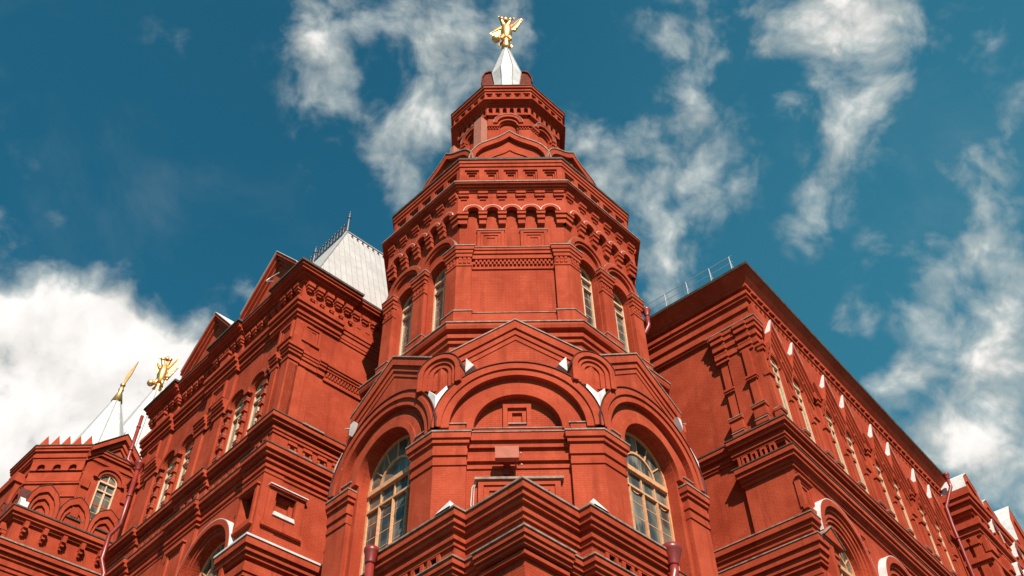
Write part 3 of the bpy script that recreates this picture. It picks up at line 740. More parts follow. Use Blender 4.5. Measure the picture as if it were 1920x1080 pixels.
# upper entablature: band, dentils, eave - broken forward over the corner and the piers
m = MB(); e_ = MB()
SEG = [(-2.05, 0, 0.)] + [(u0-.2, u1+.2, -.05) for u0, u1 in PIER]
band = [(.08, 29.72, 29.88), (.16, 29.88, 30.02), (.12, 30.02, 30.18), (.26, 30.18, 30.38), (.34, 30.38, 30.60)]
eave = [(.12, 31.86, 31.98), (.20, 31.98, 32.08), (.34, 32.08, 32.22), (.50, 32.22, 32.36), (.58, 32.36, 32.48)]
for d, z0, z1 in band+eave:
    m.sweep(Lf, [(WD, z0), (d, z0), (d, z1), (WD, z1)], -2.0, 0, 0, 1); m.sweep(Ls, [(-.1, z0), (d, z0), (d, z1), (-.1, z1)], 0, 2.2 if z0 < 31 else 2.75, 1, 0)
    m.box(Ls, 2.2 if z0 < 31 else 2.75, 8.5, -.3, d-.2 if d > .3 else d*.35, z0, z1)
    m.box(Lf, -LEN, -2.0, WD-.2, d+WD-.02, z0, z1)
    for u0, u1 in PIER: m.box(Lf, u0-.15, u1+.15, WD, d+.02, z0+.003, z1-.003)
m.build('eave_cornice', TRIM, lw)
e_.sweep(Lf, [(-1, 32.483), (.66, 32.483), (.66, 32.6), (-1, 32.75)], -2.1, 0, 0, 1); e_.sweep(Ls, [(-1, 32.483), (.66, 32.483), (.66, 32.6), (-1, 32.75)], 0, 2.8, 1, 0)
e_.box(Ls, 2.8, 8.5, -1, .42, 32.483, 32.6); e_.box(Lf, -LEN, -2.1, -1, .45, 32.483, 32.58)
for u0, u1 in PIER: e_.box(Lf, u0-.25, u1+.25, -.5, .68, 32.487, 32.6)
e_.build('eave_edge', EAVE, lw)
m = MB(); m.box(Ls, .05, 8.4, -.15, -.004, 30.7, 31.9); m.box(Lf, -LEN+.1, -.1, WD-.2, WD+.012, 30.7, 31.9)
for k in range(16):
    u = .12+.52*k; o = 0 if u < 2.5 else -.1
    m.box(Ls, u, u+.3, -.1, .20+o, 31.52, 31.66); m.box(Ls, u+.05, u+.25, -.1, .13+o, 31.40, 31.52); m.box(Ls, u-.04, u+.34, -.1, .26+o, 31.66, 31.86)
    m.box(Ls, u+.36, u+.48, -.1, .1+o, 30.98, 31.06); m.box(Ls, u+.3, u+.54, -.1, .12+o, 31.06, 31.14)
for k in range(26):
    u = -.45-.52*k; o = 0 if (u > -2 or any(a-.1 < u < b+.1 for a, b in PIER)) else WD
    m.box(Lf, u, u+.3, WD-.1, .20+o, 31.52, 31.66); m.box(Lf, u+.05, u+.25, WD-.1, .13+o, 31.40, 31.52); m.box(Lf, u-.04, u+.34, WD-.1, .26+o, 31.66, 31.86)
for u0, u1 in PIER:
    c = (u0+u1)/2; m.box(Lf, c-.35, c+.35, 0, .22, 30.6, 31.3); m.box(Lf, c-.42, c+.42, 0, .3, 31.3, 31.45)
m.build('dentil_course', TRIM, lw)
# windows and their surrounds
for c in MID:
    for s in (-1, 1):
        cu = c+s*.80
        window(lw, Lf, cu, 27.25, .51, 24.2, WD-.2, WOODP, 'pair')
        m = MB(); m.arc(Lf, cu, 27.25, .52, .62, WD-.1, WD+.10, 0, 180, 16); m.arc(Lf, cu, 27.30, .62, .80, WD-.1, WD+.22, 0, 180, 16); m.build('arch', TRIM, lw)
        m = MB(); m.arc(Lf, cu, 27.30, .802, .82, WD-.1, WD+.215, 0, 180, 16); m.build('flashing', DARK, lw)
        for u in ((c-1.5, c) if s < 0 else (c+1.5,)):
            m = MB(); z2 = MB()
            m.box(Lf, u-.09, u+.09, WD-.1, WD+.10, 24.1, 27.1)
            for z in (24.55, 25.15, 25.75, 26.3, 26.85): m.box(Lf, u-.15, u+.15, WD-.1, WD+.18, z, z+.16); z2.box(Lf, u-.16, u+.16, WD-.1, WD+.2, z+.163, z+.185)
            m.build('half_column', TRIM, lw); z2.build('flashing', ZINC, lw)
    m = MB(); m.box(Lf, c-1.7, c+1.7, WD-.3, WD+.1, 24.1, 24.2)
    m.build('sill', TRIM, lw)
    window(lw, Lf, c, 18.75, 1.34, 13.0, WD-.38, WOOD, 'big')
    m = MB()
    for r0, r1, d in ((1.36, 1.52, .10), (1.52, 1.68, .16), (1.68, 1.9, .34)): m.arc(Lf, c, 18.8, r0, r1, WD-.1, WD+d, 0, 180, 30)
    for s in (-1, 1):
        for r0, r1, d in ((1.36, 1.52, .10), (1.52, 1.68, .16), (1.68, 1.9, .34)): m.box(Lf, c+min(s*r0, s*r1), c+max(s*r0, s*r1), WD-.1, WD+d, 14, 18.8)
    m.build('arch', TRIM, lw)
    m = MB(); m.arc(Lf, c, 18.8, 1.902, 1.93, WD-.1, WD+.335, 0, 180, 30); m.build('flashing', WHITE, lw)
# pediments standing on the eave
for c, zt in ((-2.75, 36.05), (-8.35, 35.95)):
    m = MB(); z_ = MB(); hw = 2.35; zb = 32.6
    up = [(c-hw, 33.35), (c, zt), (c+hw, 33.35)]; lo = [(u, z-.4) for u, z in up]
    m.prism(Lf, [(c-hw, zb), (c+hw, zb), (c+hw, 33.25), (c, zt-.1), (c-hw, 33.25)], -.9, .05)
    m.band(Lf, up, [(u, z-.22) for u, z in up], -.95, .42); m.band(Lf, [(u, z-.22) for u, z in up], [(u, z-.45) for u, z in up], -.9, .30); m.band(Lf, [(u, z-.45) for u, z in up], [(u, z-.7) for u, z in up], -.9, .16)
    m.build('pediment', TRIM, lw)
    z_.band(Lf, [(u*1., z+.05) for u, z in up], [(u, z+.003) for u, z in up], -1.0, .46); z_.build('flashing', WHITE, lw)
# mansard roof with standing seams and iron cresting
def quad3(mb, a, b, c, d, th=.05): mb.add([a, b, c, d], [(0, 1, 2, 3)])
def LP(u, d, z): return Lf.P(u, d, z)
m = MB()
B = [LP(-.2, -.4, 32.75), LP(-.2, -8.5, 32.75), LP(-2.0, -8.5, 39.6), LP(-2.0, -2.8, 39.6), LP(-8.0, -2.8, 39.6), LP(-8.0, -8.5, 39.6), LP(-9.5, -.4, 32.75), LP(-9.5, -8.5, 32.75)]
m.add(B, [(0, 1, 2, 3), (0, 3, 4, 6), (3, 2, 5, 4), (4, 5, 7, 6)])
rf = m.build('mansard_roof', ROOF, lw)
m = MB()
for k in range(26):
    t = k/26; a = LP(-.2, -.4-.35*k, 32.75); q = -.4-.35*k
    ub = (-.2, -2.0)
    zt = 1. if q <= -2.8 else max(0, (q+.4)/(-2.4))
    b = LP(-.2-1.8*zt, q, 32.75+6.85*zt)
    if zt > .02: m.tube([a, b], .028, 5)
m.tube([LP(-2, -2.8, 39.6), LP(-2, -8.5, 39.6)], .07, 6); m.tube([LP(-.2, -.4, 32.75), LP(-2, -2.8, 39.6)], .06, 6)
m.build('seam', SEAM, rf)
m = MB()
for k in range(17): m.tube([LP(-1.93, -3.1-.35*k, 39.35), LP(-1.8, -3.1-.35*k, 39.33)], .05, 6)
m.build('snow_stud', IRON, rf)
cr = thing('roof_cresting', 'grey iron ridge cresting with upright finials on the white mansard roof', 'cresting', tuple(LP(-2, -2.8, 39.6)))
m = MB(); m.tube([LP(-2, -2.8, 39.75), LP(-5.6, -2.8, 39.75)], .04, 6); m.tube([LP(-2, -2.8, 40.35), LP(-5.6, -2.8, 40.35)], .035, 6)
for k in range(13):
    u = -2.1-.28*k; m.tube([LP(u, -2.8, 39.65), LP(u, -2.8, 40.5)], .03, 5); m.tube([LP(u-.14, -2.8, 39.95), LP(u-.04, -2.8, 40.15), LP(u-.14, -2.8, 40.3), LP(u-.24, -2.8, 40.15), LP(u-.14, -2.8, 39.95)], .022, 5)
m.build('railing', IRON, cr)
for u, hgt in ((-2.0, 1.65), (-5.1, 1.35)):
    m = MB(); m.tube([LP(u, -2.8, 39.6), LP(u, -2.8, 39.6+hgt)], .05, 8, [.09, .03]); m.ball(LP(u, -2.8, 39.6+hgt*.7), .11); m.ball(LP(u, -2.8, 39.6+hgt), .06); m.build('finial', IRON, cr)
# ================================================================== right wing
AR = R_(49.4); RO = (31.75*math.sin(R_(20.3)), 31.75*math.cos(R_(20.3)))
Rf = Fr(RO, (math.sin(AR), -math.cos(AR))); Rs = Fr(RO, (-math.cos(AR), -math.sin(AR)))
rw = thing('side_wing', 'long flat-eaved red brick wing with a row of small pointed gables over its windows', 'building', (RO[0], RO[1], GROUND))
RLEN = 21.6; RMID = [2.13+4.97*k for k in range(4)]; BIG = [2.55+5.45*k for k in range(4)]
m = MB(); hu = [arch_pts(c+s*.98, 28.0, .42, 24.45, 12) for c in RMID for s in (-1, 1)]; hl = [arch_pts(c, 19.0, 1.30, 12.5, 20) for c in BIG]
m.wall(Rf, rect(0, RLEN, GROUND, 32.2), hu+hl, 0)
for h in hu+hl: m.reveal(Rf, h, 0, -.35)
m.build('facade_wall', RED, rw)
m = MB(); m.wall(Rs, rect(-9, 0, GROUND, 32.2), [], -.18); m.build('side_wall', RED, rw)
# corner piers on the side wall
m = MB(); m.box(Rs, -2.12, 0, -.3, -.002, GROUND, 22.2); m.box(Rs, -1.55, 0, -.3, -.002, 23.2, 30.0); m.build('corner_pier', RED, rw)
for u0, u1, d in ((-1.95, -1.62, -.05), (-.78, -.44, .10)):
    m = MB(); z_ = MB(); m.box(Rs, u0, u1, -.3, d, 24.2, 28.4); m.box(Rs, u0-.06, u1+.06, -.3, d+.09, 26.62, 26.86); m.box(Rs, u0-.10, u1+.10, -.3, d+.13, 26.72, 26.80)
    m.box(Rs, u0-.10, u1+.14, -.3, d+.16, 24.55, 25.05); m.box(Rs, u0-.14, u1+.18, -.3, d+.22, 25.05, 25.16); m.box(Rs, u0-.10, u1+.14, -.3, d+.2, 24.2, 24.4)
    z_.box(Rs, u0-.15, u1+.19, -.3, d+.24, 25.163, 25.20); z_.box(Rs, u0-.11, u1+.15, -.3, d+.23, 24.403, 24.45)
    m.build('half_column', TRIM, rw); z_.build('flashing', ZINC, rw)
for u0, u1 in ((.02, .36), (3.92, 4.28), (4.88, 5.24), (8.9, 9.26), (9.85, 10.2), (13.87, 14.23), (14.8, 15.2), (18.9, 19.2), (2.0, 2.28), (6.95, 7.25), (11.9, 12.2), (16.85, 17.15)):
    m = MB(); z_ = MB(); m.box(Rf, u0, u1, -.1, .12, 24.2, 28.2); m.box(Rf, u0-.05, u1+.05, -.1, .2, 26.6, 26.78); m.box(Rf, u0-.08, u1+.08, -.1, .20, 24.2, 24.62); m.box(Rf, u0-.10, u1+.10, -.1, .25, 24.62, 24.72)
    z_.box(Rf, u0-.11, u1+.11, -.1, .27, 24.723, 24.77); m.box(Rf, u0-.06, u1+.06, -.1, .2, 28.0, 28.2); m.box(Rf, u0-.1, u1+.1, -.1, .26, 28.2, 28.34)
    m.build('half_column', TRIM, rw); z_.build('flashing', ZINC, rw)
# stepped capital block on the corner
m = MB(); z_ = MB()
for d, z0, z1, ex in ((.0, 28.3, 28.5, -.55), (.06, 28.5, 28.75, -.4), (.03, 28.75, 28.95, -.45), (.11, 28.95, 29.2, -.25), (.07, 29.2, 29.36, -.3), (.16, 29.36, 29.62, -.12), (.22, 29.62, 29.85, 0)):
    m.sweep(Rs, [(-.25, z0), (d, z0), (d, z1), (-.25, z1)], -2.18-ex, 0, 0, 1); m.sweep(Rf, [(0, z0), (d, z0), (d, z1), (0, z1)], 0, .62, 1, 0)
    for c in (-1.75, -.55): m.box(Rs, c-.32, c+.32, -.2, d+.07, z0+.004, z1-.06)
m.build('capital_block', TRIM, rw)
z_.sweep(Rs, [(-.25, 29.853), (.26, 29.853), (.26, 29.9), (-.25, 29.95)], -2.25, 0, 0, 1); z_.sweep(Rf, [(0, 29.853), (.26, 29.853), (.26, 29.9), (0, 29.95)], 0, .66, 1, 0); z_.build('flashing', ZINC, rw)
def rcourse(mb, steps, su=-9, sd=0., fu=RLEN, f0=0, sblock=None):
    for d, z0, z1 in steps:
        mb.sweep(Rf, [(-.05, z0), (d, z0), (d, z1), (-.05, z1)], 0, fu, 1, 0)
        if sblock is None: mb.sweep(Rs, [(-.3, z0), (d, z0), (d, z1), (-.3, z1)], su, 0, 0, 1)
        else:
            mb.sweep(Rs, [(-.3, z0), (d, z0), (d, z1), (-.3, z1)], sblock, 0, 0, 1); mb.box(Rs, su, sblock, -.4, d+sd, z0, z1)
m = MB(); z_ = MB()
b1 = [(.06, 23.30, 23.42), (.12, 23.42, 23.55), (.08, 23.55, 23.68), (.26, 23.68, 23.84), (.36, 23.84, 24.02)]
rcourse(m, b1, sd=-.18, sblock=-2.35); m.build('belt_cornice', TRIM, rw)
rcourse(z_, [(.39, 24.023, 24.08)], sd=-.18, sblock=-2.4)
m = MB(); b2 = [(.08, 21.9, 22.05), (.16, 22.05, 22.2), (.30, 22.2, 22.38), (.38, 22.38, 22.60)]
for d, z0, z1 in b2:
    m.sweep(Rf, [(-.05, z0), (d, z0), (d, z1), (-.05, z1)], 0, RLEN, 1, 0); m.sweep(Rs, [(-.3, z0), (d, z0), (d, z1), (-.3, z1)], -2.2, 0, d*.4, 1)
m.build('belt_cornice', TRIM, rw)
z_.sweep(Rf, [(-.05, 22.603), (.41, 22.603), (.41, 22.65), (-.05, 22.7)], 0, RLEN, 1, 0); z_.sweep(Rs, [(-.3, 22.603), (.41, 22.603), (.41, 22.65), (-.3, 22.7)], -2.35, 0, 0, 1)
z_.build('flashing', EAVE, rw)
# slots between the belts
m = MB()
for k in range(4):
    u = -1.82+.42*k; m.slab(Rs, rect(u-.14, u+.14, 22.66, 23.3), [rect(u-.065, u+.065, 22.78, 23.2)], -.3, .05)
m.box(Rs, -2.12, -2.02, -.3, .08, 22.6, 23.3)
m.build('slot_frieze', TRIM, rw)
# ledge below the pier panel
m = MB(); z_ = MB()
rcourse(m, [(.12, 19.0, 19.2), (.20, 19.2, 19.38), (.30, 19.38, 19.62)], fu=.9); rcourse(z_, [(.33, 19.623, 19.67)], fu=.93)
rcourse(m, [(.02, 17.4, 17.55), (.10, 17.75, 17.9), (.16, 17.9, 18.15), (.26, 18.15, 18.42), (.34, 18.42, 18.7)], fu=.8); rcourse(z_, [(.37, 18.703, 18.75)], fu=.83)
for d, z0, z1 in ((.1, 17.9, 18.15), (.2, 18.15, 18.42), (.26, 18.42, 18.7)): m.box(Rf, .8, 1.4, -.1, d, z0, z1)
m.box(Rf, .05, 1.35, -.1, .14, GROUND, 17.4)
m.prism(Rf, [(.0, 18.75), (1.5, 18.75), (.75, 19.35)], -.1, .45); z_.band(Rf, [(-.05, 18.79), (.75, 19.43), (1.55, 18.79)], [(-.05, 18.75), (.75, 19.39), (1.55, 18.75)], -.1, .5)
m.build('belt_cornice', TRIM, rw); z_.build('flashing', ZINC, rw)
# entablature and eave
m = MB()
ent = [(.03, 30.0, 30.12), (.10, 30.12, 30.3), (.06, 30.3, 30.62), (.16, 30.62, 30.8), (.10, 30.8, 31.15), (.22, 31.15, 31.32), (.30, 31.32, 31.5), (.22, 31.5, 31.68), (.38, 31.68, 31.84)]
for d, z0, z1 in ent:
    m.sweep(Rs, [(-.3, z0), (d-.08, z0), (d-.08, z1), (-.3, z1)], -9, 0, 0, 1)
    if z0 > 30.7: m.sweep(Rf, [(-.05, z0), (d-.08, z0), (d-.08, z1), (-.05, z1)], 0, RLEN, 1, 0)
m.build('eave_cornice', TRIM, rw)
m = MB()
for d0, z0, d1, z1 in ((.3, 31.84, .76, 32.38),):
    prof = [(-.3, z0), (d0, z0), (d1-.1, z1-.12), (d1, z1), (-.3, z1)]
    m.sweep(Rs, prof, -9, 0, 0, 1); m.sweep(Rf, prof, 0, RLEN, 1, 0)
m.build('eave_soffit', TRIM, rw)
m = MB(); prof = [(-2.5, 32.383), (.79, 32.383), (.82, 32.50), (.72, 32.55), (-2.5, 33.9)]
m.sweep(Rs, prof, -9, 0, 0, 1); m.sweep(Rf, prof, 0, RLEN, 1, 0); m.build('eave_edge', EAVE, rw)
# frieze of small arches under the eave
m = MB(); m.box(Rf, .1, RLEN-.1, -.1, .021, 30.8, 31.7)
for k in range(54):
    u = .3+.40*k; m.box(Rf, u, u+.14, 0, .20, 30.82, 31.12); m.arc(Rf, u+.27, 31.0, .09, .16, 0, .18, 0, 180, 6)
for k in range(40):
    u = .2+.54*k; m.box(Rf, u, u+.3, 0, .33, 31.52, 31.66)
m.build('arch_frieze', TRIM, rw)
# gabled windows
for c in RMID:
    for s in (-1, 1):
        cu = c+s*.98
        window(rw, Rf, cu, 28.0, .42, 24.45, -.14, WOODP, 'pair')
        m = MB()
        m.arc(Rf, cu, 28.0, .42, .52, -.1, .08, 0, 180, 14)
        up = [(cu-.98, 28.35), (cu, 30.40), (cu+.98, 28.35)]
        def off(o, up=up): return [(u, z-o) for u, z in up]
        m.prism(Rf, [(cu-.9, 28.2)]+[(cu-.52, 28.2)]+[(cu+.52*math.cos(R_(t)), 28.0+.52*math.sin(R_(t))) for t in range(157, 20, -15)]+[(cu+.52, 28.2), (cu+.9, 28.2), (cu, 30.2)], -.05, .10)
        m.band(Rf, off(0), off(.30), -.05, .44); m.band(Rf, off(.30), off(.54), -.05, .34); m.band(Rf, off(.54), off(.80), -.05, .25); m.band(Rf, off(.80), off(1.0), -.05, .12); m.band(Rf, off(1.0), off(1.22), -.05, .19)
        for t in (-1, 1): m.box(Rf, cu+t*.72-.2, cu+t*.72+.2, -.05, .22, 28.34, 28.5); m.box(Rf, cu+t*.62-.08, cu+t*.62+.08, -.05, .1, 24.3, 28.0); m.box(Rf, cu+t*.62-.12, cu+t*.62+.12, -.05, .16, 26.2, 26.4)
        m.build('window_gable', TRIM, rw)
        m = MB(); q6 = .52; z6 = 30.40-q6*2.05/.98
        for t in (-1, 1):
            e = [(cu+t*q6, .16, z6), (cu+t*q6, .455, z6), (cu, .455, 30.40), (cu, .36, 30.40)]
            m.add([Rf.P(a, b, c_+.004) for a, b, c_ in e]+[Rf.P(a, b, c_+.03) for a, b, c_ in e], [(3, 2, 1, 0), (4, 5, 6, 7), (0, 1, 5, 4), (1, 2, 6, 5), (2, 3, 7, 6), (3, 0, 4, 7)])
        m.build('flashing', WHITE, rw)
# frieze wall standing out above and between the gables
zig = []
for c in RMID:
    for s in (-1, 1): cu = c+s*.98; zig += [(cu-.98, 28.15), (cu, 30.2), (cu+.98, 28.15)] if s < 0 else [(cu, 30.2), (cu+.98, 28.15)]
m = MB(); zz = [(0.02, 30.0), (.6, 30.0), (.62, 28.9)] + zig + [(RLEN, 28.15)]
m.prism(Rf, zz+[(RLEN, 30.78), (0.02, 30.78)], -.05, .20)
for c in RMID:
    for v in (c-1.96, c, c+1.96):
        if v > .5: m.prism(Rf, [(v-.08, 28.3), (v+.08, 28.3), (v+.42, 29.1), (v+.3, 29.2), (v-.3, 29.2), (v-.42, 29.1)], .1, .36)
m.build('frieze_wall', RED, rw)
# wall panel niches and big arches below
m = MB()
for u in (.45,): framed(m, Rf, u-.5, u+.45, 20.1, 21.35, .10, 3, .12, .05); m.box(Rf, u-.58, u+.53, 0, .2, 21.35, 21.45); m.box(Rf, u-.55, u+.5, 0, .2, 19.95, 20.1)
for k in range(3):
    m.build('sunk_panel', TRIM, rw); m = MB(); u = (BIG[k]+BIG[k+1])/2; framed(m, Rf, u-.35, u+.35, 20.7, 21.4, .08, 2, .1, .05)
m.build('sunk_panel', TRIM, rw)
for c in BIG:
    m = MB()
    for r0, r1, d in ((1.31, 1.46, .08), (1.46, 1.68, .14), (1.68, 1.84, .22), (1.84, 2.12, .34)):
        m.arc(Rf, c, 19.2, r0, r1, -.05, d, 0, 180, 30)
        for s in (-1, 1): m.box(Rf, c+min(s*r0, s*r1), c+max(s*r0, s*r1), -.05, d, 13, 19.2)
    m.build('arch', TRIM, rw)
    m = MB(); m.arc(Rf, c, 19.2, 2.122, 2.15, -.05, .335, 0, 180, 30); m.build('flashing', WHITE, rw)
    window(rw, Rf, c, 19.0, 1.29, 12.5, -.32, WOOD, 'big')
# ================================================================== porch in front of the tower
PO = (.455, 20.0)
Pl = Fr(PO, (-1, -1)); Pr = Fr(PO, (1, -1))
po = thing('corner_porch', 'low red porch with a square corner and zinc coping at the foot of the tower', 'porch', (PO[0], PO[1], GROUND))
m = MB()
for fr, s in ((Pl, -1), (Pr, 1)):
    u0, u1 = (-5.6, 0) if s < 0 else (0, 5.6)
    m.wall(fr, rect(u0, u1, GROUND, 13.9), [], 0)
m.build('wall', RED, po)
def pcourse(mb, steps, inner=2.05):
    for st in steps:
        d, z0, z1 = st[:3]
        for fr, s in ((Pl, -1), (Pr, 1)):
            prof = [(-.2, z0), (d, z0), (d, z1), (-.2, z1)]
            if s < 0:
                mb.sweep(fr, prof, -inner, 0, 0, 1)
                prof2 = [(-.2, z0+.002), (d+.4, z0+.002), (d+.4, z1-.002), (-.2, z1-.002)]
                mb.sweep(fr, prof2, -4.9-d, -inner-.02+d, 0, 0)
            else:
                mb.sweep(fr, prof, 0, inner, 1, 0)
                prof2 = [(-.2, z0+.002), (d+.4, z0+.002), (d+.4, z1-.002), (-.2, z1-.002)]
                mb.sweep(fr, prof2, inner+.02-d, 4.9+d, 0, 0)
m = MB(); pcourse(m, [(.06, 13.26, 13.40), (.12, 13.40, 13.52), (.09, 13.52, 13.64), (.20, 13.64, 13.76), (.27, 13.76, 13.92), (.33, 13.92, 14.12)]); m.build('cornice', TRIM, po)
m = MB(); pcourse(m, [(.37, 14.123, 14.18)]); m.build('coping', ZINC, po)
m = MB(); pcourse(m, [(.06, 12.02, 12.14), (.12, 12.14, 12.26), (.20, 12.32, 12.42), (.27, 12.42, 12.54), (.33, 12.54, 12.70)])
for fr, s in ((Pl, -1), (Pr, 1)):
    for d, z0, z1 in ((.22, 12.145, 12.255), (.30, 12.325, 12.415), (.37, 12.425, 12.535), (.42, 12.545, 12.69)):
        prof = [(.0, z0), (d, z0), (d, z1), (.0, z1)]
        m.sweep(fr, prof, -1.35, 0, 0, 1) if s < 0 else m.sweep(fr, prof, 0, 1.35, 1, 0)
m.build('cornice', TRIM, po)
m = MB(); pcourse(m, [(.37, 12.703, 12.745)])
for fr, s in ((Pl, -1), (Pr, 1)):
    prof = [(0, 12.695), (.46, 12.695), (.46, 12.738), (0, 12.738)]
    m.sweep(fr, prof, -1.39, 0, 0, 1) if s < 0 else m.sweep(fr, prof, 0, 1.39, 1, 0)
m.build('coping', ZINC, po)
# projecting piers with two small niches each and the corner pier
m = MB(); z_ = MB(); n_ = MB()
for fr, s in ((Pl, -1), (Pr, 1)):
    holes = [rect(min(s*a, s*b), max(s*a, s*b), 12.96, 13.22) for a, b in ((2.66, 2.90), (3.30, 3.54), (3.94, 4.18))]
    m.slab(fr, rect(min(s*2.05, s*4.9), max(s*2.05, s*4.9), GROUND, 13.9), holes, 0, .4)
    for a in (2.78, 3.42, 4.06):
        u = s*a; n_ = MB(); n_.slab(fr, rect(u-.24, u+.24, 12.86, 13.24), [rect(u-.12, u+.12, 12.96, 13.22)], .3, .46); m.wall(fr, rect(u-.13, u+.13, 12.94, 13.24), [], .2)
        n_.build('niche_frame', TRIM, po)
        z_.box(fr, u-.16, u+.16, .3, .50, 12.90, 12.94)
    h2 = [rect(min(s*a, s*b), max(s*a, s*b), 10.2, 11.45) for a, b in ((.55, 1.0),)]
    prof = [(0, GROUND), (.1, GROUND), (.1, 12.02), (0, 12.02)]
    m.sweep(fr, prof, -1.3, 0, 0, 1) if s < 0 else m.sweep(fr, prof, 0, 1.3, 1, 0)
    n_ = MB(); n_.slab(fr, rect(min(s*.4, s*1.15), max(s*.4, s*1.15), 9.9, 11.6), [rect(min(s*.62, s*.95), max(s*.62, s*.95), 10.1, 11.35)], .0, .17); n_.build('niche_frame', TRIM, po)
m.build('pier', RED, po); z_.build('niche_sill', ZINC, po)
m = MB(); a, b, c = Pl.P(-5.3, .7, 14.13), Pl.P(.0, .3, 14.13), Pr.P(5.3, .7, 14.13)
m.add([Pl.P(-5.0, .3, 14.17), Vector((PO[0], PO[1]-.35, 14.17)), Pr.P(5.0, .3, 14.17), Vector((PO[0]+4.2, PO[1]+5.2, 14.75)), Vector((PO[0]-4.2, PO[1]+5.2, 14.75))], [(0, 1, 4), (1, 2, 3), (1, 3, 4)])
m.build('porch_roof', ZINC, po)
m = MB()
for fr, s in ((Pl, -1), (Pr, 1)):
    u = s*2.12; q = .28
    m.add([fr.P(u-q, .80, 14.182), fr.P(u+q, .80, 14.182), fr.P(u+q, .2, 14.182), fr.P(u-q, .2, 14.182), fr.P(u, .55, 14.60)], [(0, 1, 4), (1, 2, 4), (2, 3, 4), (3, 0, 4)])
    m.build('coping_cap', WHITE, po); m = MB()

# ================================================================== turret far left
TT = (-23.13, 43.8)
tu = thing('corner_turret', 'small octagonal red turret with saw-tooth parapet, plain white spire and one gabled window', 'turret', (TT[0], TT[1], GROUND))
Tb = Fr(tuple(Lf.P(-17.0, 0, 0))[:2], tuple(Ls.N)[:2]); Tf = Fr(tuple(Lf.P(-17.0, 3.7, 0))[:2], tuple(Lf.N)[:2])
m = MB(); m.wall(Tb, rect(-3.7, 3, GROUND, 26.6), [], 0); m.wall(Tf, rect(-8, 0, GROUND, 26.6), [], 0)
m.build('wall', RED, tu)
m = MB(); z_ = MB()
def tcourse(mb, d, z0, z1):
    prof = [(-.2, z0), (d, z0), (d, z1), (-.2, z1)]
    mb.sweep(Tb, prof, -3.7, 3, 1, 0); mb.sweep(Tf, prof, -8, 0, 0, 1)
for d, z0, z1 in ((.06, 23.6, 23.8), (.12, 23.8, 24.0), (.08, 24.2, 24.4), (.22, 24.4, 24.62), (.32, 24.62, 24.86), (.12, 26.12, 26.26), (.24, 26.26, 26.42), (.34, 26.42, 26.66)): tcourse(m, d, z0, z1)
tcourse(z_, .37, 24.863, 24.94)
m.build('cornice', TRIM, tu); z_.build('flashing', ZINC, tu)
m = MB(); tcourse(m, .38, 26.663, 26.74); m.build('flashing', EAVE, tu)
m = MB()
for fr, us in ((Tb, [-3.15+.95*k for k in range(6)]), (Tf, [-.6-.95*k for k in range(6)])):
    for u in us: m.box(fr, u-.06, u+.06, 0, .14, 25.45, 25.6); m.box(fr, u-.08, u+.08, 0, .26, 25.6, 25.78); m.box(fr, u-.1, u+.1, 0, .36, 25.78, 26.12); m.build('corbel', TRIM, tu); m = MB()

for fr, us in ((Tb, (-2.75, -1.15, .45)), (Tf, (-1.1, -2.9, -4.7))):
    for c in us:
        m = MB(); z_ = MB()
        o = lambda r, h_: [(c-r, 26.74), (c-r, 26.74+.32*h_), (c-r*.9, 26.74+.58*h_), (c-r*.62, 26.74+.82*h_), (c-r*.22, 26.74+.95*h_), (c, 26.74+h_), (c+r*.22, 26.74+.95*h_), (c+r*.62, 26.74+.82*h_), (c+r*.9, 26.74+.58*h_), (c+r, 26.74+.32*h_), (c+r, 26.74)]
        m.prism(fr, o(.7, 1.55), -1.2, -.35); m.prism(fr, o(.36, .8), -.6, -.26)
        for k, (r, d) in enumerate(((.78, .12), (.62, .02), (.47, -.08), (.33, -.18))): m.band(fr, o(r, 1.75*r/.78), o(r-.17, 1.75*(r-.17)/.78), -.6, d)
        z_.band(fr, o(.81, 1.80), o(.785, 1.755), -1.2, .14)
        m.build('small_gable', TRIM, tu); z_.build('flashing', DARK, tu)
m = MB(); b_ = Fr((0, 0), (0, -1))
m.prism(Tf, [(-.35, 26.75), (.2, 26.75), (.2, 27.1), (-.2, 27.5)], -.3, .1)
m.build('flashing', WHITE, tu)
# octagon
m = MB(); m.oct(TT, [(3.3, 26), (3.3, 31.0), (2.0, 31.0), (2.0, 26)]); m.build('drum_wall', RED, tu)
m = MB()
for ap, z0, z1 in ((3.36, 28.55, 28.66), (3.38, 29.35, 29.46), (3.36, 30.0, 30.1), (3.42, 30.75, 30.9), (3.48, 30.9, 31.1), (3.42, 31.1, 31.3), (3.52, 31.3, 31.46), (3.58, 31.46, 31.6)): m.oct(TT, [(3.0, z0), (ap, z0), (ap, z1), (3.0, z1)])
m.build('cornice', TRIM, tu)
m = MB(); m.oct(TT, [(2.6, 31.602), (3.62, 31.602), (3.62, 31.66), (2.6, 31.75)]); m.build('flashing', EAVE, tu)
def toc(a, ap): n = (math.sin(R_(a)), -math.cos(R_(a))); return Fr((TT[0]+n[0]*ap, TT[1]+n[1]*ap), n)
m = MB()
for a in (0, -90, 90): 
    fr = toc(a, 3.3)
    pts = [(1.3, 29.5), (1.3, 30.6), (-1.3, 30.6), (-1.3, 29.5)]
    m.slab(fr, rect(-1.36, 1.36, 29.46, 30.0), [], 0, .10)
    m.slab(fr, rect(-1.36, 1.36, 30.1, 30.7), [arch_pts(u, 30.28, .2, 30.1, 10) for u in (-.82, 0, .82)], 0, .16)
m.build('drum_trim', TRIM, tu)
m = MB()
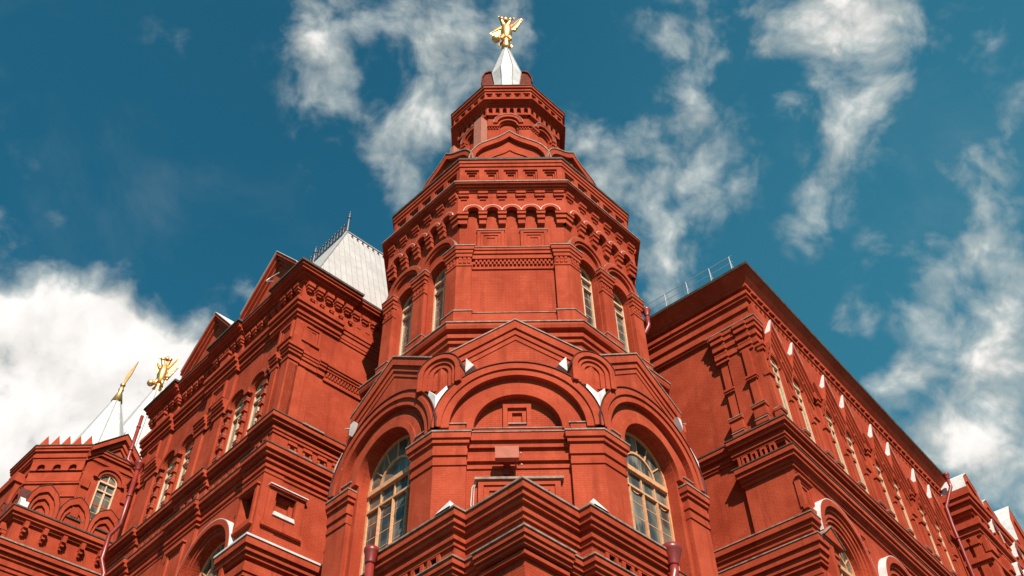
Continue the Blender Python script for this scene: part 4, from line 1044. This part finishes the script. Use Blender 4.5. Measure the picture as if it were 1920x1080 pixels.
for a in (0, -90, 90):
    fr = toc(a, 3.45)
    for k in range(5):
        u = -1.15+.575*k
        m.add([fr.P(u-.285, .05, 31.66), fr.P(u+.285, .05, 31.66), fr.P(u, -.05, 32.4), fr.P(u, -.75, 31.66)], [(0, 1, 2), (1, 3, 2), (3, 0, 2)])
m.build('saw_tooth', TRIM, tu)
fr = toc(-45, 3.3); m = MB(); m.box(fr, -.9, .9, -.2, .35, 26.7, 29.6); m.box(fr, -1.0, 1.0, -.2, .5, 29.6, 30.1); m.build('pier', TRIM, tu)
for a in (45,):
    fr = toc(a, 3.3); m = MB()
    h = arch_pts(0, 30.0, .5, 27.6, 14); up = [(-1.5, 31.55), (-1.4, 31.7), (0, 33.1), (1.4, 31.7), (1.5, 31.55)]
    m.slab(fr, [(-1.36, 26.7), (1.36, 26.7), (1.36, 31.5), (0, 32.8), (-1.36, 31.5)], [h], -.4, .12)
    u2 = [(-1.5, 31.5), (0, 33.0), (1.5, 31.5)]
    m.band(fr, u2, [(u, z-.35) for u, z in u2], -.5, .5); m.band(fr, [(u, z-.35) for u, z in u2], [(u, z-.65) for u, z in u2], -.4, .32); m.band(fr, [(u, z-.65) for u, z in u2], [(u, z-.85) for u, z in u2], -.4, .22)
    m.arc(fr, 0, 30.0, .5, .68, 0, .2, 0, 180, 14); m.arc(fr, 0, 30.0, .68, .85, 0, .28, 0, 180, 14)
    for t in (-1, 1):
        for z in (27.4, 28.3, 29.2): m.box(fr, t*1.1-.2, t*1.1+.2, 0, .22, z, z+.5)
    m.build('gable', TRIM, tu)
    m = MB(); m.band(fr, [(u, z+.05) for u, z in u2], [(u, z+.003) for u, z in u2], -.6, .55); m.box(fr, -1.4, 1.4, 0, .2, 27.3, 27.38); m.build('flashing', EAVE, tu)
    window(tu, fr, 0, 30.0, .49, 27.62, .015, WOODP, 'pair')
def spire_mesh(c, z0, r0, z1, r1, n=8):
    m = MB(); m.oct(c, [(r0, z0), (r1, z1), (0, z1), (0, z0)], 0, True, n); return m
sp_ = spire_mesh(TT, 31.0, 2.3, 37.7, .22).build('spire', WHITE, tu)
m = MB(); k = 1/math.cos(R_(22.5))
for i in range(8):
    a = R_(22.5+45*i); m.tube([(TT[0]+math.sin(a)*r*k, TT[1]-math.cos(a)*r*k, z) for r, z in ((2.3, 31.0), (.22, 37.7))], .032, 6)
m.build('rib', SEAM, sp_)
fi = thing('spire_finial', 'gilded pennant finial on the plain white spire of the saw-tooth turret', 'finial', (TT[0], TT[1], 37.6))
m = MB(); m.oct(TT, [(.33, 37.6), (.12, 38.4), (.16, 38.55), (.1, 38.8), (0, 38.8), (0, 37.6)], 0, True, 12); m.ball((TT[0], TT[1], 38.95), .16); m.build('base', GOLD, fi, True)
m = MB(); ff = Fr(TT, (0, -1)); m.prism(ff, [(-.05, 39.1), (.08, 39.0), (.30, 39.9), (.42, 40.9), (.12, 40.1), (-.02, 39.6)], -.04, .04); m.build('pennant', GOLD, fi)

# ================================================================== second spire behind it
T2 = (-23.3, 48.7)
st = thing('spire_tower', 'tall white tent spire under a golden eagle, half hidden behind the saw-tooth turret', 'tower', (T2[0], T2[1], GROUND))
m = MB(); m.oct(T2, [(3.2, GROUND), (3.2, 33.5), (0, 33.5), (0, GROUND)]); m.build('wall', RED, st)
sp_ = spire_mesh(T2, 33.4, 3.1, 42.6, .28).build('spire', WHITE, st)
m = MB()
for i in range(8):
    a = R_(22.5+45*i); m.tube([(T2[0]+math.sin(a)*r*k, T2[1]-math.cos(a)*r*k, z) for r, z in ((3.1, 33.4), (.28, 42.6))], .035, 6)
m.build('rib', SEAM, sp_)
m = MB()
for i in range(8):
    a = R_(45*i); fr = Fr((T2[0]+math.sin(a)*2.45, T2[1]-math.cos(a)*2.45), (math.sin(a), -math.cos(a))); m.prism(fr, [(-.4, 35.2), (.4, 35.2), (.4, 35.9), (0, 36.5), (-.4, 35.9)], -.6, .1)
m.build('dormer', IRON, sp_)

# ================================================================== pavilion at the far right
Q0 = 21.0
pv = thing('end_pavilion', 'distant red pavilion with large white-flanked gables beyond the long flat-eaved wing', 'building', tuple(Rf.P(Q0, 0, GROUND)))
Qs = Fr(tuple(Rf.P(Q0, 0, 0))[:2], tuple(Rs.N)[:2]); Qf = Fr(tuple(Rf.P(Q0, 1.25, 0))[:2], tuple(Rf.N)[:2])
m = MB(); m.wall(Qs, rect(-.0, 1.25, GROUND, 31.0), [], 0); m.wall(Qf, rect(0, 22, GROUND, 31.0), [], 0)
m.add([Rf.P(Q0, -6, 31.0), Rf.P(Q0, 1.25, 31.0), Rf.P(Q0+22, 1.25, 31.0), Rf.P(Q0+22, -6, 31.0)], [(0, 1, 2, 3)])
m.build('wall', RED, pv)
m = MB(); z_ = MB()
for d, z0, z1 in ((.1, 22.3, 22.5), (.25, 22.5, 22.8), (.1, 23.6, 23.8), (.2, 23.8, 24.0), (.34, 24.0, 24.3), (.1, 26.6, 26.8), (.25, 26.8, 27.1), (.1, 28.3, 28.5), (.2, 28.5, 28.8), (.36, 28.8, 29.1), (.15, 29.6, 29.8), (.28, 29.8, 30.0), (.2, 30.0, 30.3), (.4, 30.3, 30.6), (.5, 30.6, 31.0)):
    prof = [(-.1, z0), (d, z0), (d, z1), (-.1, z1)]
    m.sweep(Qf, prof, 0, 22, 1, 0); m.sweep(Qs, prof, 0, 1.25, 0, 1) if False else m.sweep(Qs, prof, 0, 1.25, 0, 1)
for u in (.5, 3.2, 5.6, 8.6, 11.4, 14): m.box(Qf, u-.45, u+.45, 0, .22, GROUND, 28.3); m.box(Qf, u-.55, u+.55, 0, .34, 27.3, 27.9)
m.build('cornice', TRIM, pv)
m = MB()
for u0, u1 in ((.12, .5), (.72, 1.1)):
    m.box(Qs, u0, u1, 0, .14, 24.3, 26.6); m.box(Qs, u0-.07, u1+.07, 0, .24, 24.3, 24.8); m.box(Qs, u0-.06, u1+.06, 0, .22, 25.6, 25.8); m.box(Qs, u0, u1, 0, .16, 27.1, 28.3); m.box(Qs, u0-.06, u1+.06, 0, .24, 27.8, 28.0)
m.build('half_column', TRIM, pv)
m = MB()
for k in range(24): m.box(Qf, .2+.9*k, .55+.9*k, 0, .3, 29.2, 29.55); m.box(Qf, .1+.9*k, .4+.9*k, 0, .26, 23.0, 23.4)
m.build('dentil_course', TRIM, pv)
for c, hw, zb, zt, d in ((1.3, 1.35, 31.0, 32.9, .35), (4.7, 1.5, 31.0, 32.9, .2), (9.3, 1.9, 31.0, 34.6, .5), (13.2, 1.6, 31.0, 33.2, .3), (2.9, .7, 29.1, 30.6, .4), (6.2, .8, 29.0, 30.6, .45), (7.6, .8, 28.6, 30.2, .45), (10.8, 1.1, 26.4, 28.8, .6), (3.9, .55, 26.9, 28.2, .5), (5.0, .55, 26.9, 28.2, .5)):
    m = MB(); z2 = MB(); up = [(c-hw, zb+.25), (c-hw*.75, zb+.5*(zt-zb)+.2), (c, zt), (c+hw*.75, zb+.5*(zt-zb)+.2), (c+hw, zb+.25)]
    back = -2.2 if zb > 30.5 else -.1
    m.prism(Qf, [(c-hw, zb), (c+hw, zb)]+up[::-1], back, d-.1); m.band(Qf, up, [(c+(u-c)*.78, zb+(z-zb)*.74) for u, z in up], -.1, d)
    m.build('gable', TRIM, pv)
    z2.band(Qf, [(c+(u-c)*1.03, z+.05) for u, z in up], [(c+(u-c)*1.003, z+.004) for u, z in up], back, d+.05); z2.build('flashing', WHITE, pv)
m = MB(); m.ball(tuple(Rf.P(Q0+.9, -3.2, 31.2)), 1.5, 1, 1, 1.35, 16, 10); m.build('dome', TRIM, pv, True)
for u in (2.0, 4.4, 7.0, 10): window(pv, Qf, u, 25.6, .42, 24.3, .02, WOODP, 'pair')
# ================================================================== small things
def eagle(name, label, pos, s, kind):
    """gilded double-headed eagle on a spire tip; s = scale, about 4 m tall at 1"""
    e = thing(name, label, 'statue', pos)
    fr = Fr(pos[:2], (.15, -1))
    def P(u, d, z): return fr.P(u*s, d*s, pos[2]+z*s)
    m = MB(); m.tube([P(0, 0, -.1), P(0, 0, .35), P(0, 0, .75), P(0, 0, .85)], .2, 12, [.30*s, .26*s, .19*s, .27*s]); m.tube([P(-.22, 0, .84), P(.22, 0, .84)], .12*s, 10)
    m.build('pedestal', GOLD, e, True)
    m = MB()
    m.tube([P(.0, .02, .9), P(.02, .05, 1.3), P(.03, .08, 1.9), P(.03, .06, 2.45), P(.0, 0, 2.9)], .3, 14, [.16*s, .30*s, .40*s, .36*s, .18*s])
    for t in (-1, 1):
        m.tube([P(t*.03, 0, 2.7), P(t*.17, .06, 3.05), P(t*.26, .12, 3.32), P(t*.30, .2, 3.45)], .12, 10, [.2*s, .15*s, .13*s, .10*s]); m.ball(P(t*.28, .18, 3.46), .165*s)
        m.tube([P(t*.34, .26, 3.46), P(t*.50, .36, 3.42), P(t*.55, .40, 3.33)], .05, 7, [.08*s, .05*s, .01*s])
        m.tube([P(t*.14, .1, 1.4), P(t*.26, .16, 1.05), P(t*.30, .2, .8)], .12, 9, [.18*s, .12*s, .08*s])
    m.build('body', GOLD, e, True)
    m = MB(); m.tube([P(0, .05, 3.52), P(0, .05, 3.70), P(0, .05, 3.84)], .1, 10, [.13*s, .20*s, .05*s]); m.ball(P(0, .05, 3.92), .09*s); m.build('crown', GOLD, e, True)
    m = MB()
    for q in (-.2, -.1, 0, .1, .2): m.prism(fr, [((q*.6-.05)*s, pos[2]+1.25*s), ((q*.6+.05)*s, pos[2]+1.25*s), ((q*2+.07)*s, pos[2]+.62*s), (q*2*s, pos[2]+.5*s), ((q*2-.07)*s, pos[2]+.62*s)], -.22*s, -.14*s)
    m.build('tail', GOLD, e)
    def wing(sh, feathers):
        w = MB()
        for k, (tu_, tz) in enumerate(feathers):
            a = Vector((sh[0], sh[1])); b = Vector((tu_, tz)); t = (b-a); L = t.length; t.normalize(); n_ = Vector((-t.y, t.x))
            pts = [a-n_*.07, a+t*L*.7-n_*.10, b-t*.02, a+t*L*.7+n_*.10, a+n_*.07]
            w.prism(fr, [(p.x*s, pos[2]+p.y*s) for p in pts], (-.10+.02*k)*s, (-.04+.02*k)*s)
        w.tube([P(sh[0]*.6, .02, sh[1]+.05), P(sh[0], .04, sh[1]), P((sh[0]*2+feathers[0][0])/3, .03, (sh[1]*2+feathers[0][1])/3), P(*[feathers[0][0]*.85, 0, sh[1]+(feathers[0][1]-sh[1])*.85])], .1, 8, [.18*s, .16*s, .10*s, .04*s])
        w.build('wing', GOLD, e, False)
    if kind == 'tilted':
        wing((.30, 2.60), [(1.15, 4.45), (1.12, 4.02), (1.02, 3.70), (.9, 3.4), (.78, 3.1), (.68, 2.8), (.55, 2.45)])
        wing((-.30, 2.45), [(-1.06, 1.72), (-1.0, 1.55), (-.88, 1.42), (-.72, 1.3), (-.55, 1.3)])
        orb, scep = (-.66, .82), ((.58, 2.3), (1.14, 3.85))
    else:
        wing((.30, 2.60), [(.95, 4.0), (1.0, 3.6), (.98, 3.25), (.92, 2.9), (.8, 2.5), (.65, 2.15)])
        wing((-.30, 2.60), [(-.8, 3.3), (-.86, 3.0), (-.84, 2.7), (-.78, 2.4), (-.66, 2.15), (-.55, 1.95)])
        orb, scep = (-.62, .95), ((.5, 1.5), (1.05, 2.75))
    m = MB(); m.ball(P(orb[0], .12, orb[1]), .27*s, n=16, m=10); m.ball(P(orb[0], .12, orb[1]+.34), .08*s); m.tube([P(orb[0], .12, orb[1]+.2), P(-.3, .15, 1.15)], .07*s, 8); m.build('orb', GOLD, e, True)
    m = MB(); m.tube([P(scep[0][0], .1, scep[0][1]), P(scep[1][0], .1, scep[1][1])], .05*s, 8, [.09*s, .035*s])
    for q in range(5): t = q/4; m.ball(P(scep[0][0]+(scep[1][0]-scep[0][0])*t, .1, scep[0][1]+(scep[1][1]-scep[0][1])*t), (.11-.015*q)*s)
    m.tube([P(.3, .15, 2.2), P(scep[0][0], .1, scep[0][1])], .08*s, 8); m.build('sceptre', GOLD, e, True)
    return e
eagle('spire_eagle', 'gilded eagle with one wing raised, on the white spire of the octagonal corner tower', (CX, CY, 54.7), 1.0, 'tilted')
eagle('spire_eagle', 'small gilded eagle on the half-hidden spire behind the saw-tooth turret', (T2[0], T2[1], 42.5), .86, 'raised')

# floodlight on the tower front
ff = tow(0, A0)
fl = thing('floodlight', 'red box floodlight fixed to the tower front above a sunk panel', 'floodlight', tuple(ff.P(-.36, .3, 17.5)))
m = MB(); m.prism(ff, [(-.72, 17.58), (.0, 17.58), (.0, 18.02), (-.72, 18.02)], .40, .62); m.build('housing', SALMON, fl)
m = MB(); m.box(ff, -.46, -.26, .02, .40, 17.62, 17.78); m.box(ff, -.46, -.26, 0, .08, 17.35, 17.85); m.tube([ff.P(-.12, .42, 17.6), ff.P(-.08, .3, 17.42), ff.P(-.16, .12, 17.36), ff.P(-.2, .03, 17.5)], .02, 6); m.build('bracket', PIPE, fl)
m = MB()
for u, z in ((.06, 17.98), (.08, 17.55)): m.ball(ff.P(u, .3, z), .035)
m.build('fixing', CABLE, fl)
cb = MB()
cb.tube([ff.P(-.45, .05, 17.30), ff.P(-.9, .06, 17.26), ff.P(-1.25, .06, 17.22), ff.P(-1.42, .05, 16.9), ff.P(-1.45, .05, 16.3), ff.P(-1.40, .07, 15.9), ff.P(-1.52, .06, 15.3)], .022, 6)
cb.tube([ff.P(-1.25, .06, 17.22), ff.P(-1.36, .05, 16.9), ff.P(-1.38, .07, 16.2), ff.P(-1.5, .06, 15.4)], .018, 6)
tag(cb.build('power_cable', CABLE), 'loose pale cable hanging on the tower front below the floodlight', 'cable')

def drainpipe(label, pts, r, funnel=None, brackets=()):
    d = thing('drainpipe', label, 'drainpipe', tuple(pts[0]), 'red drainpipes on the building')
    m = MB(); m.tube(pts, r, 14); m.build('pipe', PIPE, d, True)
    if funnel:
        p = Vector(pts[0]); R, h = funnel; m = MB(); m.tube([p+Vector((0, 0, q)) for q in (-.02, .03, h*.55, h*.72, h*.78, h)], r, 18, [r*1.15, r*1.15, R*.85, R*.95, R, R]); m.build('funnel', PIPE, d, True)
    if brackets:
        m = MB()
        for p in brackets: p = Vector(p); m.tube([p-Vector((0, 0, .05)), p+Vector((0, 0, .05))], r*1.22, 14)
        m.build('clamp', PIPE, d, True)
    return d
PLp = [Pl.P(-4.80, .95, 13.75), Pl.P(-4.80, .95, 12.2), Pl.P(-4.80, .95, 6), Pl.P(-4.80, .95, GROUND)]
drainpipe('straight red drainpipe with narrow funnel head at one end of the porch coping', PLp, .12, (.20, .45))
drainpipe('bent red drainpipe with wide funnel head at one end of the porch coping', [Pr.P(5.05, .75, 13.75), Pr.P(5.02, .75, 13.5), Pr.P(4.9, .68, 13.05), Pr.P(4.85, .6, 12.6), Pr.P(4.85, .6, GROUND)], .125, (.285, .56))
drainpipe('thin red drainpipe without funnel, slanting down from the pedimented wing eave', [Lf.P(-12.6, .95, 31.3), Lf.P(-12.64, .92, 28.6), Lf.P(-12.4, .6, 28.3)], .09, None, [Lf.P(-12.62, .93, 29.2), Lf.P(-12.61, .94, 30.6)])
drainpipe('long red drainpipe with funnel head and a kink, between pedimented wing and saw-tooth turret', [Lf.P(-12.36, .4, 28.1), Lf.P(-12.25, .4, 25.0), Lf.P(-12.55, .62, 24.5), Lf.P(-12.5, .62, 23.2), Lf.P(-12.1, .45, 22.4), Lf.P(-12.0, .4, GROUND)], .105, (.24, .45), [Lf.P(-12.31, .4, 26.6)])
drainpipe('red drainpipe where the long flat-eaved wing meets the distant pavilion', [Rf.P(20.6, .95, 31.9), Rf.P(20.6, .95, 31.4), Rf.P(20.35, .35, 30.2), Rf.P(20.3, .3, 29.0), Rf.P(20.3, .3, GROUND)], .10, (.19, .36), [Rf.P(20.3, .3, 28.2), Rf.P(20.3, .3, 25)])
q = tow(67.5, 5.75)
drainpipe('short red drainpipe on the flank of the octagonal tower beside the roof railing', [q.P(.25, .2, 28.3), q.P(.25, .2, 27.75), q.P(.2, .02, 27.35), q.P(.15, -.4, 27.1)], .09, (.19, .42))

# railing on the right wing roof
ra = thing('roof_railing', 'thin pale safety railing along the roof edge of the flat-eaved wing', 'railing', tuple(Rs.P(-3, -.6, 33.0)))
for u in (-.45, -1.6, -2.95, -4.22, -5.45, -6.6):
    m = MB(); m.tube([Rs.P(u, -.6, 33.0), Rs.P(u, -.6, 34.95)], .022, 6); m.tube([Rs.P(u, -.6, 34.8), Rs.P(u+.05, -1.15, 33.1)], .015, 6)
    m.build('post', RAIL, ra)
m = MB(); m.tube([Rs.P(-.3, -.6, 34.93), Rs.P(-7, -.6, 34.93)], .018, 5); m.tube([Rs.P(-.3, -.6, 34.5), Rs.P(-7, -.6, 34.5)], .014, 5); m.build('rail', RAIL, ra)
# curved wire bracket on the left wing eave
cv = MB(); pts = [Lf.P(-1.3-.45*math.sin(t*.5), .7+.35*math.sin(t*.35), 32.6+.5-.13*t) for t in range(0, 8)]
cv.tube(pts, .03, 6); tag(cv.build('wire_bracket', RAIL), 'curved pale wire hanging off the eave of the pedimented wing', 'wire')
